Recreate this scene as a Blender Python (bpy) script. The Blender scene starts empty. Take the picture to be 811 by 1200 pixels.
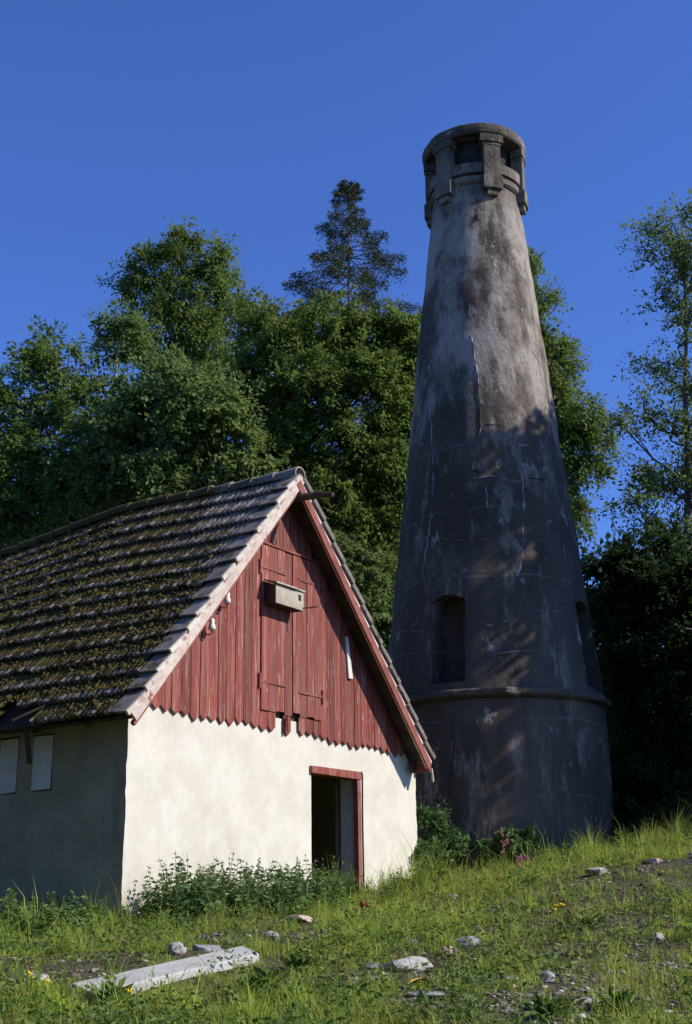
import bpy, bmesh, math, random
import numpy as np
from mathutils import Vector, Matrix
random.seed(7)
RNG = np.random.default_rng(11)
R = math.radians
scene = bpy.context.scene
col = scene.collection

# ------------------------------------------------------------------ camera
F_PX, PITCH, ROLL = 1518.2, R(17.288), R(-0.804)
EYE = Vector((0, 0, 1.6))
_f = Vector((0, math.cos(PITCH), math.sin(PITCH)))
_r0 = Vector((1, 0, 0)); _u0 = Vector((0, -math.sin(PITCH), math.cos(PITCH)))
_r = _r0 * math.cos(ROLL) + _u0 * math.sin(ROLL)
_u = -_r0 * math.sin(ROLL) + _u0 * math.cos(ROLL)
cam_d = bpy.data.cameras.new('camera'); cam = bpy.data.objects.new('camera', cam_d); col.objects.link(cam)
cam_d.sensor_width = 36; cam_d.lens = F_PX / 1200 * 36; cam_d.clip_start = .1; cam_d.clip_end = 5000
mw = Matrix((( _r.x, _u.x, -_f.x, EYE.x), (_r.y, _u.y, -_f.y, EYE.y), (_r.z, _u.z, -_f.z, EYE.z), (0, 0, 0, 1)))
cam.matrix_world = mw
scene.camera = cam

# ------------------------------------------------------------------ light
SUN_EL, SUN_TOWARD_CAM = R(36), R(14)          # sun stands to the right, a little on the camera's side
sdir = Vector((math.cos(SUN_EL) * math.cos(SUN_TOWARD_CAM), -math.cos(SUN_EL) * math.sin(SUN_TOWARD_CAM), math.sin(SUN_EL)))
w = bpy.data.worlds.new('World'); scene.world = w; w.use_nodes = True
nt = w.node_tree; bg = nt.nodes['Background']
sky = nt.nodes.new('ShaderNodeTexSky'); sky.sky_type = 'NISHITA'; sky.sun_disc = False
sky.sun_elevation = SUN_EL; sky.sun_rotation = math.atan2(sdir.x, sdir.y)
sky.air_density = 1.0; sky.dust_density = 0.25; sky.ozone_density = 4.0; sky.altitude = 300
tint = nt.nodes.new('ShaderNodeMix'); tint.data_type = 'RGBA'; tint.blend_type = 'MULTIPLY'; tint.inputs[0].default_value = 1
tint.inputs[7].default_value = (.95, 1.31, 2.28, 1)      # the slide film's deep blue
nt.links.new(sky.outputs[0], tint.inputs[6]); nt.links.new(tint.outputs[2], bg.inputs[0]); bg.inputs[1].default_value = 0.085
sun_d = bpy.data.lights.new('sun', 'SUN'); sun_d.energy = 5.0; sun_d.angle = R(.53); sun_d.color = (1, .94, .84)
sun = bpy.data.objects.new('sun', sun_d); col.objects.link(sun); sun.location = (20, -5, 20)
sun.rotation_euler = (-sdir).to_track_quat('-Z', 'Y').to_euler()
scene.view_settings.view_transform = 'Standard'; scene.view_settings.look = 'None'
scene.view_settings.exposure = 0.0; scene.view_settings.gamma = 1
scene.cycles.max_bounces = 6; scene.cycles.transparent_max_bounces = 4

# ------------------------------------------------------------------ helpers
def ray(px, py):
    v = _f + _r * ((px - 405.5) / F_PX) - _u * ((py - 600) / F_PX)
    return v / v.y
def at(px, py, Y):
    return EYE + ray(px, py) * Y
def tag(o, label, cat, group=None, kind=None):
    if label: o['label'] = label
    if cat: o['category'] = cat
    if group: o['group'] = group
    if kind: o['kind'] = kind
    return o
def empty(name, loc=(0, 0, 0), rz=0):
    o = bpy.data.objects.new(name, None); col.objects.link(o); o.location = loc; o.rotation_euler = (0, 0, rz); return o
class MB:
    def __init__(s): s.v = []; s.f = []
    def add(s, vs, fs):
        n = len(s.v); s.v += [tuple(q) for q in vs]; s.f += [tuple(i + n for i in q) for q in fs]
    def hexa(s, p):     # 8 points: bottom 4 ccw, top 4 ccw
        s.add(p, [(0, 3, 2, 1), (4, 5, 6, 7), (0, 1, 5, 4), (1, 2, 6, 5), (2, 3, 7, 6), (3, 0, 4, 7)])
    def box(s, x0, x1, y0, y1, z0, z1, j=0):
        q = [(x0, y0, z0), (x1, y0, z0), (x1, y1, z0), (x0, y1, z0), (x0, y0, z1), (x1, y0, z1), (x1, y1, z1), (x0, y1, z1)]
        if j: q = [tuple(c + random.uniform(-j, j) for c in p) for p in q]
        s.hexa(q)
    def beam(s, a, b, wd, ht, up=Vector((0, 0, 1))):
        a, b = Vector(a), Vector(b); d = (b - a).normalized(); x = d.cross(up).normalized() * wd / 2; y = x.cross(d).normalized() * ht / 2
        s.hexa([a - x - y, a + x - y, b + x - y, b - x - y, a - x + y, a + x + y, b + x + y, b - x + y])
    def tube(s, pts, rad, n=6, cap=True):
        pts = [Vector(p) for p in pts]; base = len(s.v); ref = Vector((.31, .17, .93))
        for i, p in enumerate(pts):
            d = (pts[min(i + 1, len(pts) - 1)] - pts[max(i - 1, 0)])
            d = d.normalized() if d.length > 1e-9 else Vector((0, 0, 1))
            x = d.cross(ref if abs(d.dot(ref)) < .95 else Vector((1, 0, 0))).normalized(); y = d.cross(x)
            r = rad[i] if hasattr(rad, '__len__') else rad
            for k in range(n):
                a = 2 * math.pi * k / n; q = p + x * (r * math.cos(a)) + y * (r * math.sin(a)); s.v.append(tuple(q))
        for i in range(len(pts) - 1):
            for k in range(n):
                a = base + i * n + k; b = base + i * n + (k + 1) % n
                s.f.append((a, b, b + n, a + n))
        if cap:
            s.f.append(tuple(base + k for k in range(n))[::-1]); e = base + (len(pts) - 1) * n; s.f.append(tuple(e + k for k in range(n)))
    def build(s, name, m, parent=None, smooth=False, bevel=0):
        me = bpy.data.meshes.new(name); me.from_pydata(s.v, [], s.f); me.update()
        if smooth: me.polygons.foreach_set('use_smooth', [True] * len(me.polygons))
        return link(name, me, m, parent, bevel)
def link(name, me, m, parent=None, bevel=0):
    o = bpy.data.objects.new(name, me); col.objects.link(o)
    if m and not me.materials: me.materials.append(m)
    if parent: o.parent = parent
    if bevel:
        b = o.modifiers.new('bevel', 'BEVEL'); b.width = bevel; b.segments = 2; b.limit_method = 'ANGLE'
    return o
def np_mesh(name, V, T, m, parent=None, attr=None):     # triangles from numpy arrays
    me = bpy.data.meshes.new(name)
    me.vertices.add(len(V)); me.vertices.foreach_set('co', V.astype(np.float32).ravel())
    me.loops.add(T.size); me.loops.foreach_set('vertex_index', T.astype(np.int32).ravel())
    me.polygons.add(len(T)); me.polygons.foreach_set('loop_start', np.arange(0, T.size, 3, dtype=np.int32))
    me.polygons.foreach_set('loop_total', np.full(len(T), 3, dtype=np.int32))
    if attr is not None:
        a = me.attributes.new('rnd', 'FLOAT', 'POINT'); a.data.foreach_set('value', attr.astype(np.float32))
    me.update(calc_edges=True); me.validate()
    return link(name, me, m, parent)
def vnoise(p, seed=0):          # cheap smooth noise for numpy arrays (n,3) -> about -1..1
    r = np.random.default_rng(seed); out = 0
    for k in range(6):
        d = r.normal(size=3); d /= np.linalg.norm(d); out = out + np.sin(p @ d * (1 + .45 * k) * 1.7 + r.uniform(0, 6.28))
    return out / 3.2

# ------------------------------------------------------------------ materials
def new_mat(name):
    m = bpy.data.materials.new(name); m.use_nodes = True; return m, m.node_tree, m.node_tree.nodes['Principled BSDF']
def noise(t, scale, detail=6, stretch=(1, 1, 1), rough=.6, off=None):
    g = t.nodes.new('ShaderNodeNewGeometry'); mp = t.nodes.new('ShaderNodeMapping'); mp.inputs['Scale'].default_value = stretch
    t.links.new(g.outputs['Position'], mp.inputs[0])
    if off is not None: t.links.new(off, mp.inputs['Location'])
    n = t.nodes.new('ShaderNodeTexNoise'); n.inputs['Scale'].default_value = scale; n.inputs['Detail'].default_value = detail; n.inputs['Roughness'].default_value = rough
    t.links.new(mp.outputs[0], n.inputs['Vector']); return n.outputs[0]
def ramp(t, src, lo, hi):
    r = t.nodes.new('ShaderNodeMapRange'); r.inputs[1].default_value = lo; r.inputs[2].default_value = hi; r.interpolation_type = 'SMOOTHSTEP'
    t.links.new(src, r.inputs[0]); return r.outputs[0]
def mixc(t, fac, a, b):
    m = t.nodes.new('ShaderNodeMix'); m.data_type = 'RGBA'
    if isinstance(fac, (int, float)): m.inputs[0].default_value = fac
    else: t.links.new(fac, m.inputs[0])
    for i, c in ((6, a), (7, b)):
        if isinstance(c, tuple): m.inputs[i].default_value = (*c, 1)
        else: t.links.new(c, m.inputs[i])
    return m.outputs[2]
def math_(t, op, a, b=0.):
    m = t.nodes.new('ShaderNodeMath'); m.operation = op
    for i, c in ((0, a), (1, b)):
        if isinstance(c, (int, float)): m.inputs[i].default_value = c
        else: t.links.new(c, m.inputs[i])
    return m.outputs[0]
def surf(name, c1, c2, scale=3, stretch=(1, 1, 1), layers=(), bump=None, rough=.9, rand=0, spec=.2):
    """layers: (colour, scale, lo, hi, stretch) each a patch mask laid over the last"""
    m, t, p = new_mat(name); off = None
    oi = t.nodes.new('ShaderNodeObjectInfo')
    if rand:
        off = math_(t, 'MULTIPLY', oi.outputs['Random'], 37.)
    c = mixc(t, ramp(t, noise(t, scale, 6, stretch, off=off), .32, .68), c1, c2)
    for (lc, sc, lo, hi, st) in layers:
        c = mixc(t, ramp(t, noise(t, sc, 7, st, .65, off=off), lo, hi), c, lc)
    if rand:
        h = t.nodes.new('ShaderNodeHueSaturation'); t.links.new(c, h.inputs['Color'])
        v = math_(t, 'MULTIPLY_ADD', oi.outputs['Random'], rand); v.node.inputs[2].default_value = 1 - rand / 2
        t.links.new(v, h.inputs['Value']); c = h.outputs[0]
    t.links.new(c, p.inputs['Base Color']); p.inputs['Roughness'].default_value = rough; p.inputs['Specular IOR Level'].default_value = spec
    if bump:
        b = t.nodes.new('ShaderNodeBump'); b.inputs['Strength'].default_value = bump[1]; b.inputs['Distance'].default_value = bump[2]
        t.links.new(noise(t, bump[0], 8, bump[3] if len(bump) > 3 else (1, 1, 1), .65), b.inputs['Height']); t.links.new(b.outputs[0], p.inputs['Normal'])
    return m
def leaf_mat(name, c1, c2, c3, trans=.42, rough=.55, patch=1.2):
    m, t, p = new_mat(name)
    a = t.nodes.new('ShaderNodeAttribute'); a.attribute_name = 'rnd'
    c = mixc(t, ramp(t, a.outputs['Fac'], 0, .8), c1, c2)
    c = mixc(t, ramp(t, a.outputs['Fac'], .93, .99), c, c3)
    c = mixc(t, ramp(t, noise(t, patch, 3), .35, .7), c, mixc(t, .35, c, c1))
    t.links.new(c, p.inputs['Base Color']); p.inputs['Roughness'].default_value = rough; p.inputs['Specular IOR Level'].default_value = .15
    tr = t.nodes.new('ShaderNodeBsdfTranslucent'); t.links.new(mixc(t, .5, c, tuple(min(1, x * 1.5) for x in c2)), tr.inputs[0])
    mx = t.nodes.new('ShaderNodeMixShader'); mx.inputs[0].default_value = trans
    t.links.new(p.outputs[0], mx.inputs[1]); t.links.new(tr.outputs[0], mx.inputs[2]); t.links.new(mx.outputs[0], t.nodes['Material Output'].inputs[0])
    return m
M = {}
M['plaster'] = surf('lime_plaster', (.65, .60, .485), (.735, .69, .58), 3, layers=[((.58, .53, .42), 1.1, .55, .75, (1, 1, .7)), ((.57, .53, .44), 22, .54, .72, (1, 1, 2.0)), ((.50, .44, .33), 9, .64, .78, (1, 1, .25)), ((.42, .33, .25), 22, .70, .76, (1, 1, 1)), ((.36, .33, .27), 5, .68, .85, (1, 1, 2.2))], bump=(30, .35, .012, (1, 1, 1.6)))
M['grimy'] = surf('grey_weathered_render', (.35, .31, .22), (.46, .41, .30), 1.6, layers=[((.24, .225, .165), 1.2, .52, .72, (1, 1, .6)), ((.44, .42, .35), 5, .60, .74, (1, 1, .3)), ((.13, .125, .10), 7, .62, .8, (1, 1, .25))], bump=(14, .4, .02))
M['red'] = surf('worn_red_paint', (.185, .043, .030), (.25, .066, .046), 3, (6, 6, .5), layers=[((.30, .128, .098), 3, .44, .66, (6, 6, .25)), ((.115, .032, .03), 4, .56, .74, (4, 4, .4)), ((.44, .29, .24), 8, .56, .68, (5, 5, .3)), ((.60, .50, .46), 16, .64, .70, (3, 3, .5))], bump=(30, .4, .006, (5, 5, .25)), rough=.75, rand=.55)
M['hatch'] = surf('faded_red_paint', (.19, .058, .044), (.27, .095, .074), 3, (6, 6, .5), layers=[((.40, .27, .25), 6, .56, .74, (5, 5, .3)), ((.20, .10, .075), 4, .55, .75, (3, 3, .5))], bump=(30, .45, .006, (5, 5, .25)), rough=.8, rand=.25)
M['barge'] = surf('flaking_pink_board', (.58, .45, .38), (.74, .63, .53), 9, (1, 1, 1), layers=[((.30, .11, .09), 6, .58, .70, (1.5, 1.5, 1)), ((.36, .27, .2), 14, .62, .72, (1, 1, 1))], bump=(24, .5, .01), rand=.2)
M['barge_red'] = surf('brown_red_bargeboard', (.21, .065, .05), (.30, .12, .09), 5, layers=[((.46, .32, .26), 8, .60, .74, (1, 1, 1))], bump=(24, .4, .008), rand=.2)
M['tile'] = surf('weathered_concrete_tile', (.24, .22, .21), (.34, .31, .30), 6, layers=[((.14, .125, .11), 3, .52, .70, (1, 1, 1)), ((.42, .39, .37), 17, .62, .74, (1, 1, 1))], bump=(40, .4, .008), rand=.35)
def tile_mat():
    m, t, p = new_mat('mossy_concrete_tile'); oi = t.nodes.new('ShaderNodeObjectInfo')
    off = math_(t, 'MULTIPLY', oi.outputs['Random'], 3.)
    c = mixc(t, ramp(t, noise(t, 6, 6, off=off), .32, .68), (.27, .225, .19), (.39, .335, .285))
    c = mixc(t, ramp(t, noise(t, 17, 6), .58, .72), c, (.50, .45, .40))
    g = t.nodes.new('ShaderNodeNewGeometry'); v = t.nodes.new('ShaderNodeVectorMath'); v.operation = 'SUBTRACT'; v.inputs[1].default_value = (.0, 15.2, 6.6)
    t.links.new(g.outputs['Position'], v.inputs[0]); ln = t.nodes.new('ShaderNodeVectorMath'); ln.operation = 'LENGTH'; t.links.new(v.outputs[0], ln.inputs[0])
    far = ramp(t, ln.outputs['Value'], .6, 3.4)          # bare tiles survive near the gable peak
    mk = math_(t, 'ADD', math_(t, 'MULTIPLY', far, .30), math_(t, 'ADD', math_(t, 'MULTIPLY', noise(t, 1.1, 4), .55), math_(t, 'MULTIPLY', noise(t, 9, 6), .5)))
    tc = t.nodes.new('ShaderNodeTexCoord'); sx = t.nodes.new('ShaderNodeSeparateXYZ'); t.links.new(tc.outputs['Object'], sx.inputs[0])
    nose = math_(t, 'MULTIPLY', ramp(t, math_(t, 'SUBTRACT', .11, sx.outputs['Y']), .0, .05), ramp(t, noise(t, 7, 3), .38, .58))
    mk = math_(t, 'SUBTRACT', mk, math_(t, 'MULTIPLY', nose, .42))
    c = mixc(t, ramp(t, mk, .52, .72), c, mixc(t, ramp(t, noise(t, 3, 5), .35, .65), (.085, .058, .026), (.105, .090, .026)))
    t.links.new(c, p.inputs['Base Color']); p.inputs['Roughness'].default_value = .95; p.inputs['Specular IOR Level'].default_value = .15
    b = t.nodes.new('ShaderNodeBump'); b.inputs['Strength'].default_value = .6; b.inputs['Distance'].default_value = .02
    t.links.new(noise(t, 38, 8), b.inputs['Height']); t.links.new(b.outputs[0], p.inputs['Normal']); return m
M['tile'] = tile_mat()
M['vergetile'] = surf('cream_verge_tile', (.56, .48, .38), (.74, .66, .54), 8, layers=[((.36, .19, .14), 6, .54, .68, (1, 1, 1)), ((.28, .25, .22), 11, .58, .72, (1, 1, 1))], bump=(40, .5, .01), rand=.2)
M['vergetop'] = surf('grey_verge_tile', (.17, .15, .135), (.27, .24, .215), 6, layers=[((.075, .06, .03), 5, .50, .62, (1, 1, 1)), ((.45, .42, .38), 18, .62, .72, (1, 1, 1))], bump=(40, .5, .01), rand=.25)
M['moss'] = leaf_mat('roof_moss', (.078, .058, .018), (.110, .088, .024), (.16, .14, .045), trans=.05, rough=1, patch=1.0)
M['oldwood'] = surf('dark_old_wood', (.045, .035, .028), (.09, .07, .055), 6, (1, 1, .4), bump=(20, .4, .01))
M['greywood'] = surf('grey_weathered_wood', (.38, .33, .24), (.52, .47, .36), 6, layers=[((.20, .16, .11), 8, .58, .72, (1, 1, 1))], bump=(30, .4, .006))
M['whiteboard'] = surf('white_painted_board', (.66, .65, .62), (.78, .77, .74), 6, layers=[((.16, .14, .12), 9, .62, .72, (1, 1, .4))], bump=(30, .2, .005))
M['whiteplank'] = surf('bare_pale_plank', (.66, .62, .54), (.78, .75, .68), 9, rough=.7)
M['iron'] = surf('rusty_iron', (.045, .028, .022), (.10, .05, .035), 20, bump=(50, .4, .004))
M['porcelain'] = surf('white_porcelain', (.75, .73, .68), (.8, .78, .74), 5, rough=.25, spec=.5)
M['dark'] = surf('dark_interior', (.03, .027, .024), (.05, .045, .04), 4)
M['streak'] = surf('lime_bloom', (.30, .29, .28), (.46, .45, .44), 14, layers=[((.16, .15, .14), 18, .5, .66, (1, 1, 1))])
M['crack'] = surf('dark_crack', (.03, .028, .026), (.05, .045, .04), 10)
M['slab'] = surf('pale_concrete_slab', (.40, .39, .36), (.50, .49, .45), 4, layers=[((.34, .32, .28), 9, .62, .76, (1, 1, 1))], bump=(40, .3, .01))
M['stone_pale'] = surf('pale_limestone', (.36, .34, .31), (.52, .49, .45), 7, layers=[((.25, .22, .19), 10, .58, .72, (1, 1, 1))], bump=(12, .4, .02))
M['stone_grey'] = surf('grey_stone', (.22, .21, .21), (.34, .33, .32), 8, layers=[((.45, .43, .40), 12, .62, .72, (1, 1, 1))], bump=(12, .4, .02))
M['stone_pink'] = surf('pinkish_stone', (.42, .29, .23), (.52, .40, .33), 8, bump=(12, .4, .02))
M['bark'] = surf('grey_bark', (.09, .075, .06), (.16, .14, .115), 8, (1, 1, .4), bump=(14, .6, .02, (1, 1, .3)))
M['birchbark'] = surf('pale_birch_bark', (.34, .31, .27), (.48, .45, .41), 6, (1, 1, 3), layers=[((.06, .05, .045), 5, .56, .66, (1, 1, 3))], bump=(14, .4, .02))
M['sprucebark'] = surf('brown_spruce_bark', (.13, .09, .06), (.20, .14, .10), 8, bump=(14, .4, .02))
M['leaf_alder'] = leaf_mat('alder_leaf', (.095, .150, .034), (.180, .255, .064), (.14, .14, .04))
M['leaf_birch'] = leaf_mat('birch_leaf', (.095, .145, .028), (.180, .240, .050), (.20, .17, .03))
M['leaf_maple'] = leaf_mat('rowan_leaf', (.115, .170, .046), (.205, .270, .080), (.15, .15, .05))
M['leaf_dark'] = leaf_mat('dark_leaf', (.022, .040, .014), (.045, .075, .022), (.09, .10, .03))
M['needle'] = leaf_mat('spruce_needle', (.045, .062, .022), (.095, .110, .034), (.12, .085, .04), trans=.1)
M['grass'] = leaf_mat('meadow_grass', (.20, .30, .042), (.46, .54, .090), (.66, .54, .24), trans=.4, patch=.6)
def grass_patches(m):
    t = m.node_tree; p = t.nodes['Principled BSDF']; src = p.inputs['Base Color'].links[0].from_socket
    c = mixc(t, ramp(t, noise(t, .9, 6), .46, .66), src, (.25, .19, .075))
    c = mixc(t, ramp(t, noise(t, 2.3, 5), .55, .75), c, (.10, .19, .028)); t.links.new(c, p.inputs['Base Color'])
grass_patches(M['grass'])
M['weed'] = leaf_mat('weed_leaf', (.07, .14, .028), (.16, .235, .05), (.24, .20, .05), trans=.25)
M['weed2'] = leaf_mat('mixed_weed_leaf', (.09, .15, .025), (.22, .27, .05), (.24, .09, .04), trans=.25)
M['nettle'] = leaf_mat('nettle_leaf', (.075, .140, .040), (.145, .230, .070), (.19, .23, .07), trans=.3)
M['stem'] = surf('green_stem', (.10, .12, .03), (.17, .13, .06), 5)
M['pink'] = surf('pink_petals', (.50, .10, .22), (.62, .18, .32), 20)
M['yellow'] = surf('yellow_petals', (.72, .46, .03), (.80, .58, .06), 20)
M['deadleaf'] = surf('yellow_dead_leaf', (.58, .34, .05), (.66, .45, .10), 20)
M['redweed'] = surf('rusty_seed_head', (.26, .07, .03), (.34, .13, .06), 20)

def tower_mat():
    m, t, p = new_mat('stained_tower_concrete')
    n1 = ramp(t, noise(t, .55, 9, (1, 1, .55), .62), .36, .66)
    c = mixc(t, n1, (.072, .058, .044), (.150, .124, .096))
    c = mixc(t, ramp(t, noise(t, 2.2, 9, (1, 1, .3), .72), .52, .66), c, (.31, .26, .20))
    g0 = t.nodes.new('ShaderNodeNewGeometry'); s0 = t.nodes.new('ShaderNodeSeparateXYZ'); t.links.new(g0.outputs['Position'], s0.inputs[0])
    hi = math_(t, 'ADD', math_(t, 'MULTIPLY', ramp(t, s0.outputs['Z'], 6., 11.5), .34), noise(t, .9, 10, (1, 1, .5), .7))
    c = mixc(t, math_(t, 'MULTIPLY', ramp(t, hi, .72, .88), math_(t, 'SUBTRACT', .75, math_(t, 'MULTIPLY', ramp(t, s0.outputs['Z'], 13.2, 14.0), .5))), c, (.47, .415, .345))       # paler patches with height on the shaft, weaker at the crown
    c = mixc(t, math_(t, 'MULTIPLY', ramp(t, noise(t, 3.1, 8, (1.4, 1.4, .16), .7), .50, .72), .5), c, (.080, .066, .056))
    c = mixc(t, math_(t, 'MULTIPLY', ramp(t, noise(t, 3.6, 9, (1, 1, .7), .7), .61, .65), .55), c, (.52, .48, .40))
    c = mixc(t, math_(t, 'MULTIPLY', ramp(t, noise(t, 1.6, 9, (1, 1, 1), .75), .62, .68), .35), c, (.070, .058, .050))
    # faint lift joints of the concrete
    g = t.nodes.new('ShaderNodeNewGeometry'); s = t.nodes.new('ShaderNodeSeparateXYZ'); t.links.new(g.outputs['Position'], s.inputs[0])
    z = math_(t, 'ADD', math_(t, 'MULTIPLY', noise(t, 1.3, 3), .25), s.outputs['Z'])
    fr = math_(t, 'FRACT', math_(t, 'MULTIPLY', z, 1 / 1.12)); ln = math_(t, 'LESS_THAN', fr, .02)
    ln = math_(t, 'MULTIPLY', ln, ramp(t, noise(t, 1.7, 4), .45, .6))
    c = mixc(t, math_(t, 'MULTIPLY', ln, .22), c, (.42, .40, .38))
    t.links.new(c, p.inputs['Base Color']); p.inputs['Roughness'].default_value = .95; p.inputs['Specular IOR Level'].default_value = .15
    b = t.nodes.new('ShaderNodeBump'); b.inputs['Strength'].default_value = .9; b.inputs['Distance'].default_value = .04
    t.links.new(math_(t, 'ADD', noise(t, 9, 9, (1, 1, .8), .7), math_(t, 'MULTIPLY', ramp(t, noise(t, 2.6, 10, (1, 1, .7), .7), .55, .62), -.25)), b.inputs['Height']); t.links.new(b.outputs[0], p.inputs['Normal'])
    return m
M['tower'] = tower_mat()

def dirty_base(m):
    t = m.node_tree; p = t.nodes['Principled BSDF']; src = p.inputs['Base Color'].links[0].from_socket
    g = t.nodes.new('ShaderNodeNewGeometry'); s_ = t.nodes.new('ShaderNodeSeparateXYZ'); t.links.new(g.outputs['Position'], s_.inputs[0])
    hgt = math_(t, 'ADD', s_.outputs['Z'], math_(t, 'MULTIPLY', noise(t, 3, 9, (1, 1, .35), .7), -1.3))
    c = mixc(t, math_(t, 'MULTIPLY', ramp(t, math_(t, 'SUBTRACT', 1.55, hgt), .0, .7), .65), src, (.36, .31, .22))
    c = mixc(t, math_(t, 'MULTIPLY', ramp(t, noise(t, 2.4, 10, (1, 1, .12), .75), .60, .70), .45), c, (.42, .33, .23))
    t.links.new(c, p.inputs['Base Color'])
dirty_base(M['plaster'])
# ------------------------------------------------------------------ ground
def sstep(x, a, b):
    t = np.clip((x - a) / (b - a), 0, 1); return t * t * (3 - 2 * t)
def ground_z(x, y):
    x = np.asarray(x, float); y = np.asarray(y, float)
    z = np.interp(y, [-200, -40, 0, 7.5, 11, 13.6, 17.3, 21, 30, 60, 120], [-8, -5, .02, 1.02, 1.36, 1.58, 1.74, 2.1, 2.2, 2.0, 1.0])
    z = z + sstep(y, 8.5, 16.5) * (.66 * sstep(x, -.3, 4.6) + .5 * sstep(x, 4, 12))
    z = z - .18 * sstep(-x, 2.0, 5) * sstep(y, 9, 13)
    P = np.stack([x, y, 0 * x], -1)
    near = 1 - sstep(np.abs(x) + np.abs(y), 40, 90)
    z = z + near * (.035 * vnoise(P * .9, 3) + .018 * vnoise(P * 2.6, 4))
    return z
def on_ground(px, py, y0=4., up=0.):
    v = ray(px, py); Y = y0
    while Y < 60:
        q = EYE + v * Y
        if q.z < float(ground_z(q.x, q.y)) + up: break
        Y += .02
    return Vector((q.x, q.y, float(ground_z(q.x, q.y)) + up))
def bare(x, y):         # 1 where gravel shows, 0 in closed grass
    P = np.stack([x, y, 0 * x], -1)
    b = np.exp(-(((x - 1.6) / .9) ** 2 + ((y - 8.2) / 1.1) ** 2)) * .62
    d_ = np.abs((y - 14.0) - (x - 3.0) * .35); b += np.exp(-(d_ / .26) ** 2) * sstep(x, 2.0, 2.6) * .95
    b += np.exp(-(((x - 2.4) / .5) ** 2 + ((y - 13.0) / .6) ** 2)) * .6
    b += np.exp(-(((x - .3) / .7) ** 2 + ((y - 9.3) / .5) ** 2)) * .55
    b += np.exp(-(((x + .75) / .9) ** 2 + ((y - 11.7) / .35) ** 2)) * .75
    b += np.exp(-(((x - 1.9) / .9) ** 2 + ((y - 10.4) / .9) ** 2)) * .35
    return np.clip(b + .07 + .30 * vnoise(P * 2.3, 9) + .22 * vnoise(P * 6, 10), 0, 1)
gx = np.concatenate([-np.geomspace(900, 14, 22), np.arange(-13.4, 13.5, .22), np.geomspace(14, 900, 22)])
gy = np.concatenate([-np.geomspace(900, 4, 18), np.arange(-3.5, 31, .22), np.geomspace(31.5, 1500, 26)])
GX, GY = np.meshgrid(gx, gy); GZ = ground_z(GX, GY)
V = np.stack([GX, GY, GZ], -1).reshape(-1, 3); nx, ny = len(gx), len(gy)
ii = (np.arange(ny - 1)[:, None] * nx + np.arange(nx - 1)[None]).ravel()
T = np.concatenate([np.stack([ii, ii + 1, ii + nx + 1], -1), np.stack([ii, ii + nx + 1, ii + nx], -1)])
def ground_mat():
    m, t, p = new_mat('soil_and_thatch')
    c = mixc(t, ramp(t, noise(t, 3, 6), .4, .62), (.075, .060, .035), (.080, .085, .028))
    c = mixc(t, ramp(t, noise(t, 26, 6), .55, .66), c, (.20, .175, .15))
    c = mixc(t, ramp(t, noise(t, 1.1, 4), .52, .7), c, (.13, .105, .085))
    t.links.new(c, p.inputs['Base Color']); p.inputs['Roughness'].default_value = 1; p.inputs['Specular IOR Level'].default_value = .1
    b = t.nodes.new('ShaderNodeBump'); b.inputs['Strength'].default_value = .8; b.inputs['Distance'].default_value = .04
    t.links.new(noise(t, 22, 8), b.inputs['Height']); t.links.new(b.outputs[0], p.inputs['Normal']); return m
M['ground'] = ground_mat()
g = np_mesh('ground', V, T, M['ground']); g['kind'] = 'structure'
g.data.polygons.foreach_set('use_smooth', [True] * len(g.data.polygons))

# ------------------------------------------------------------------ house
CX, CY = -2.312, 13.6
AZ = R(90 - 33.387)
W_, L_ = 5.88, 9.0
house = empty('shed', (CX, CY, 1.6), AZ)
tag(house, 'old shed with cream plaster walls, red boarded gable and mossy tiled roof', 'shed')
_d = Vector((math.cos(AZ), math.sin(AZ), 0)); _n = Vector((math.sin(AZ), -math.cos(AZ), 0))
def hw(s, t, z): return Vector((CX, CY, 1.6)) + _d * s - _n * t + Vector((0, 0, z))
def to_house(px, py, o):   # point of the plane o metres in front of the gable seen at a pixel -> (s, z)
    v = ray(px, py); p0 = Vector((CX, CY, 1.6)) + _n * o
    k = (p0 - EYE).dot(_n) / v.dot(_n); q = EYE + v * k - Vector((CX, CY, 1.6)); return q.dot(_d), q.z
# roof section
APX, APZ = 2.70, 5.43
LE = (-.33, 2.00); RE = (5.86, 2.07)
def sag(t): return float(np.interp(t, [-.5, .5, 1.3, 2.0, 2.6, 3.0, 3.8, 4.7, 5.3, 7, 9.5], [0, 0, .03, .065, .055, .015, -.075, -.165, -.24, -.36, -.42]))
def roof_pt(side, u, t, lift=0.):  # u 0 eave .. 1 ridge on the tile line
    e = LE if side == 0 else RE
    s = e[0] + (APX - e[0]) * u; z = e[1] + (APZ - e[1]) * u + sag(t) * u
    nrm = Vector((-(APZ - e[1]), 0, APX - e[0])).normalized() if side == 0 else Vector(((APZ - e[1]), 0, e[0] - APX)).normalized()
    return Vector((s, t, z)) + nrm * lift
def under(s):                       # underside of the deck above the gable
    e = LE if s < APX else RE
    return e[1] + (APZ - e[1]) * (s - e[0]) / (APX - e[0]) - .20
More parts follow.
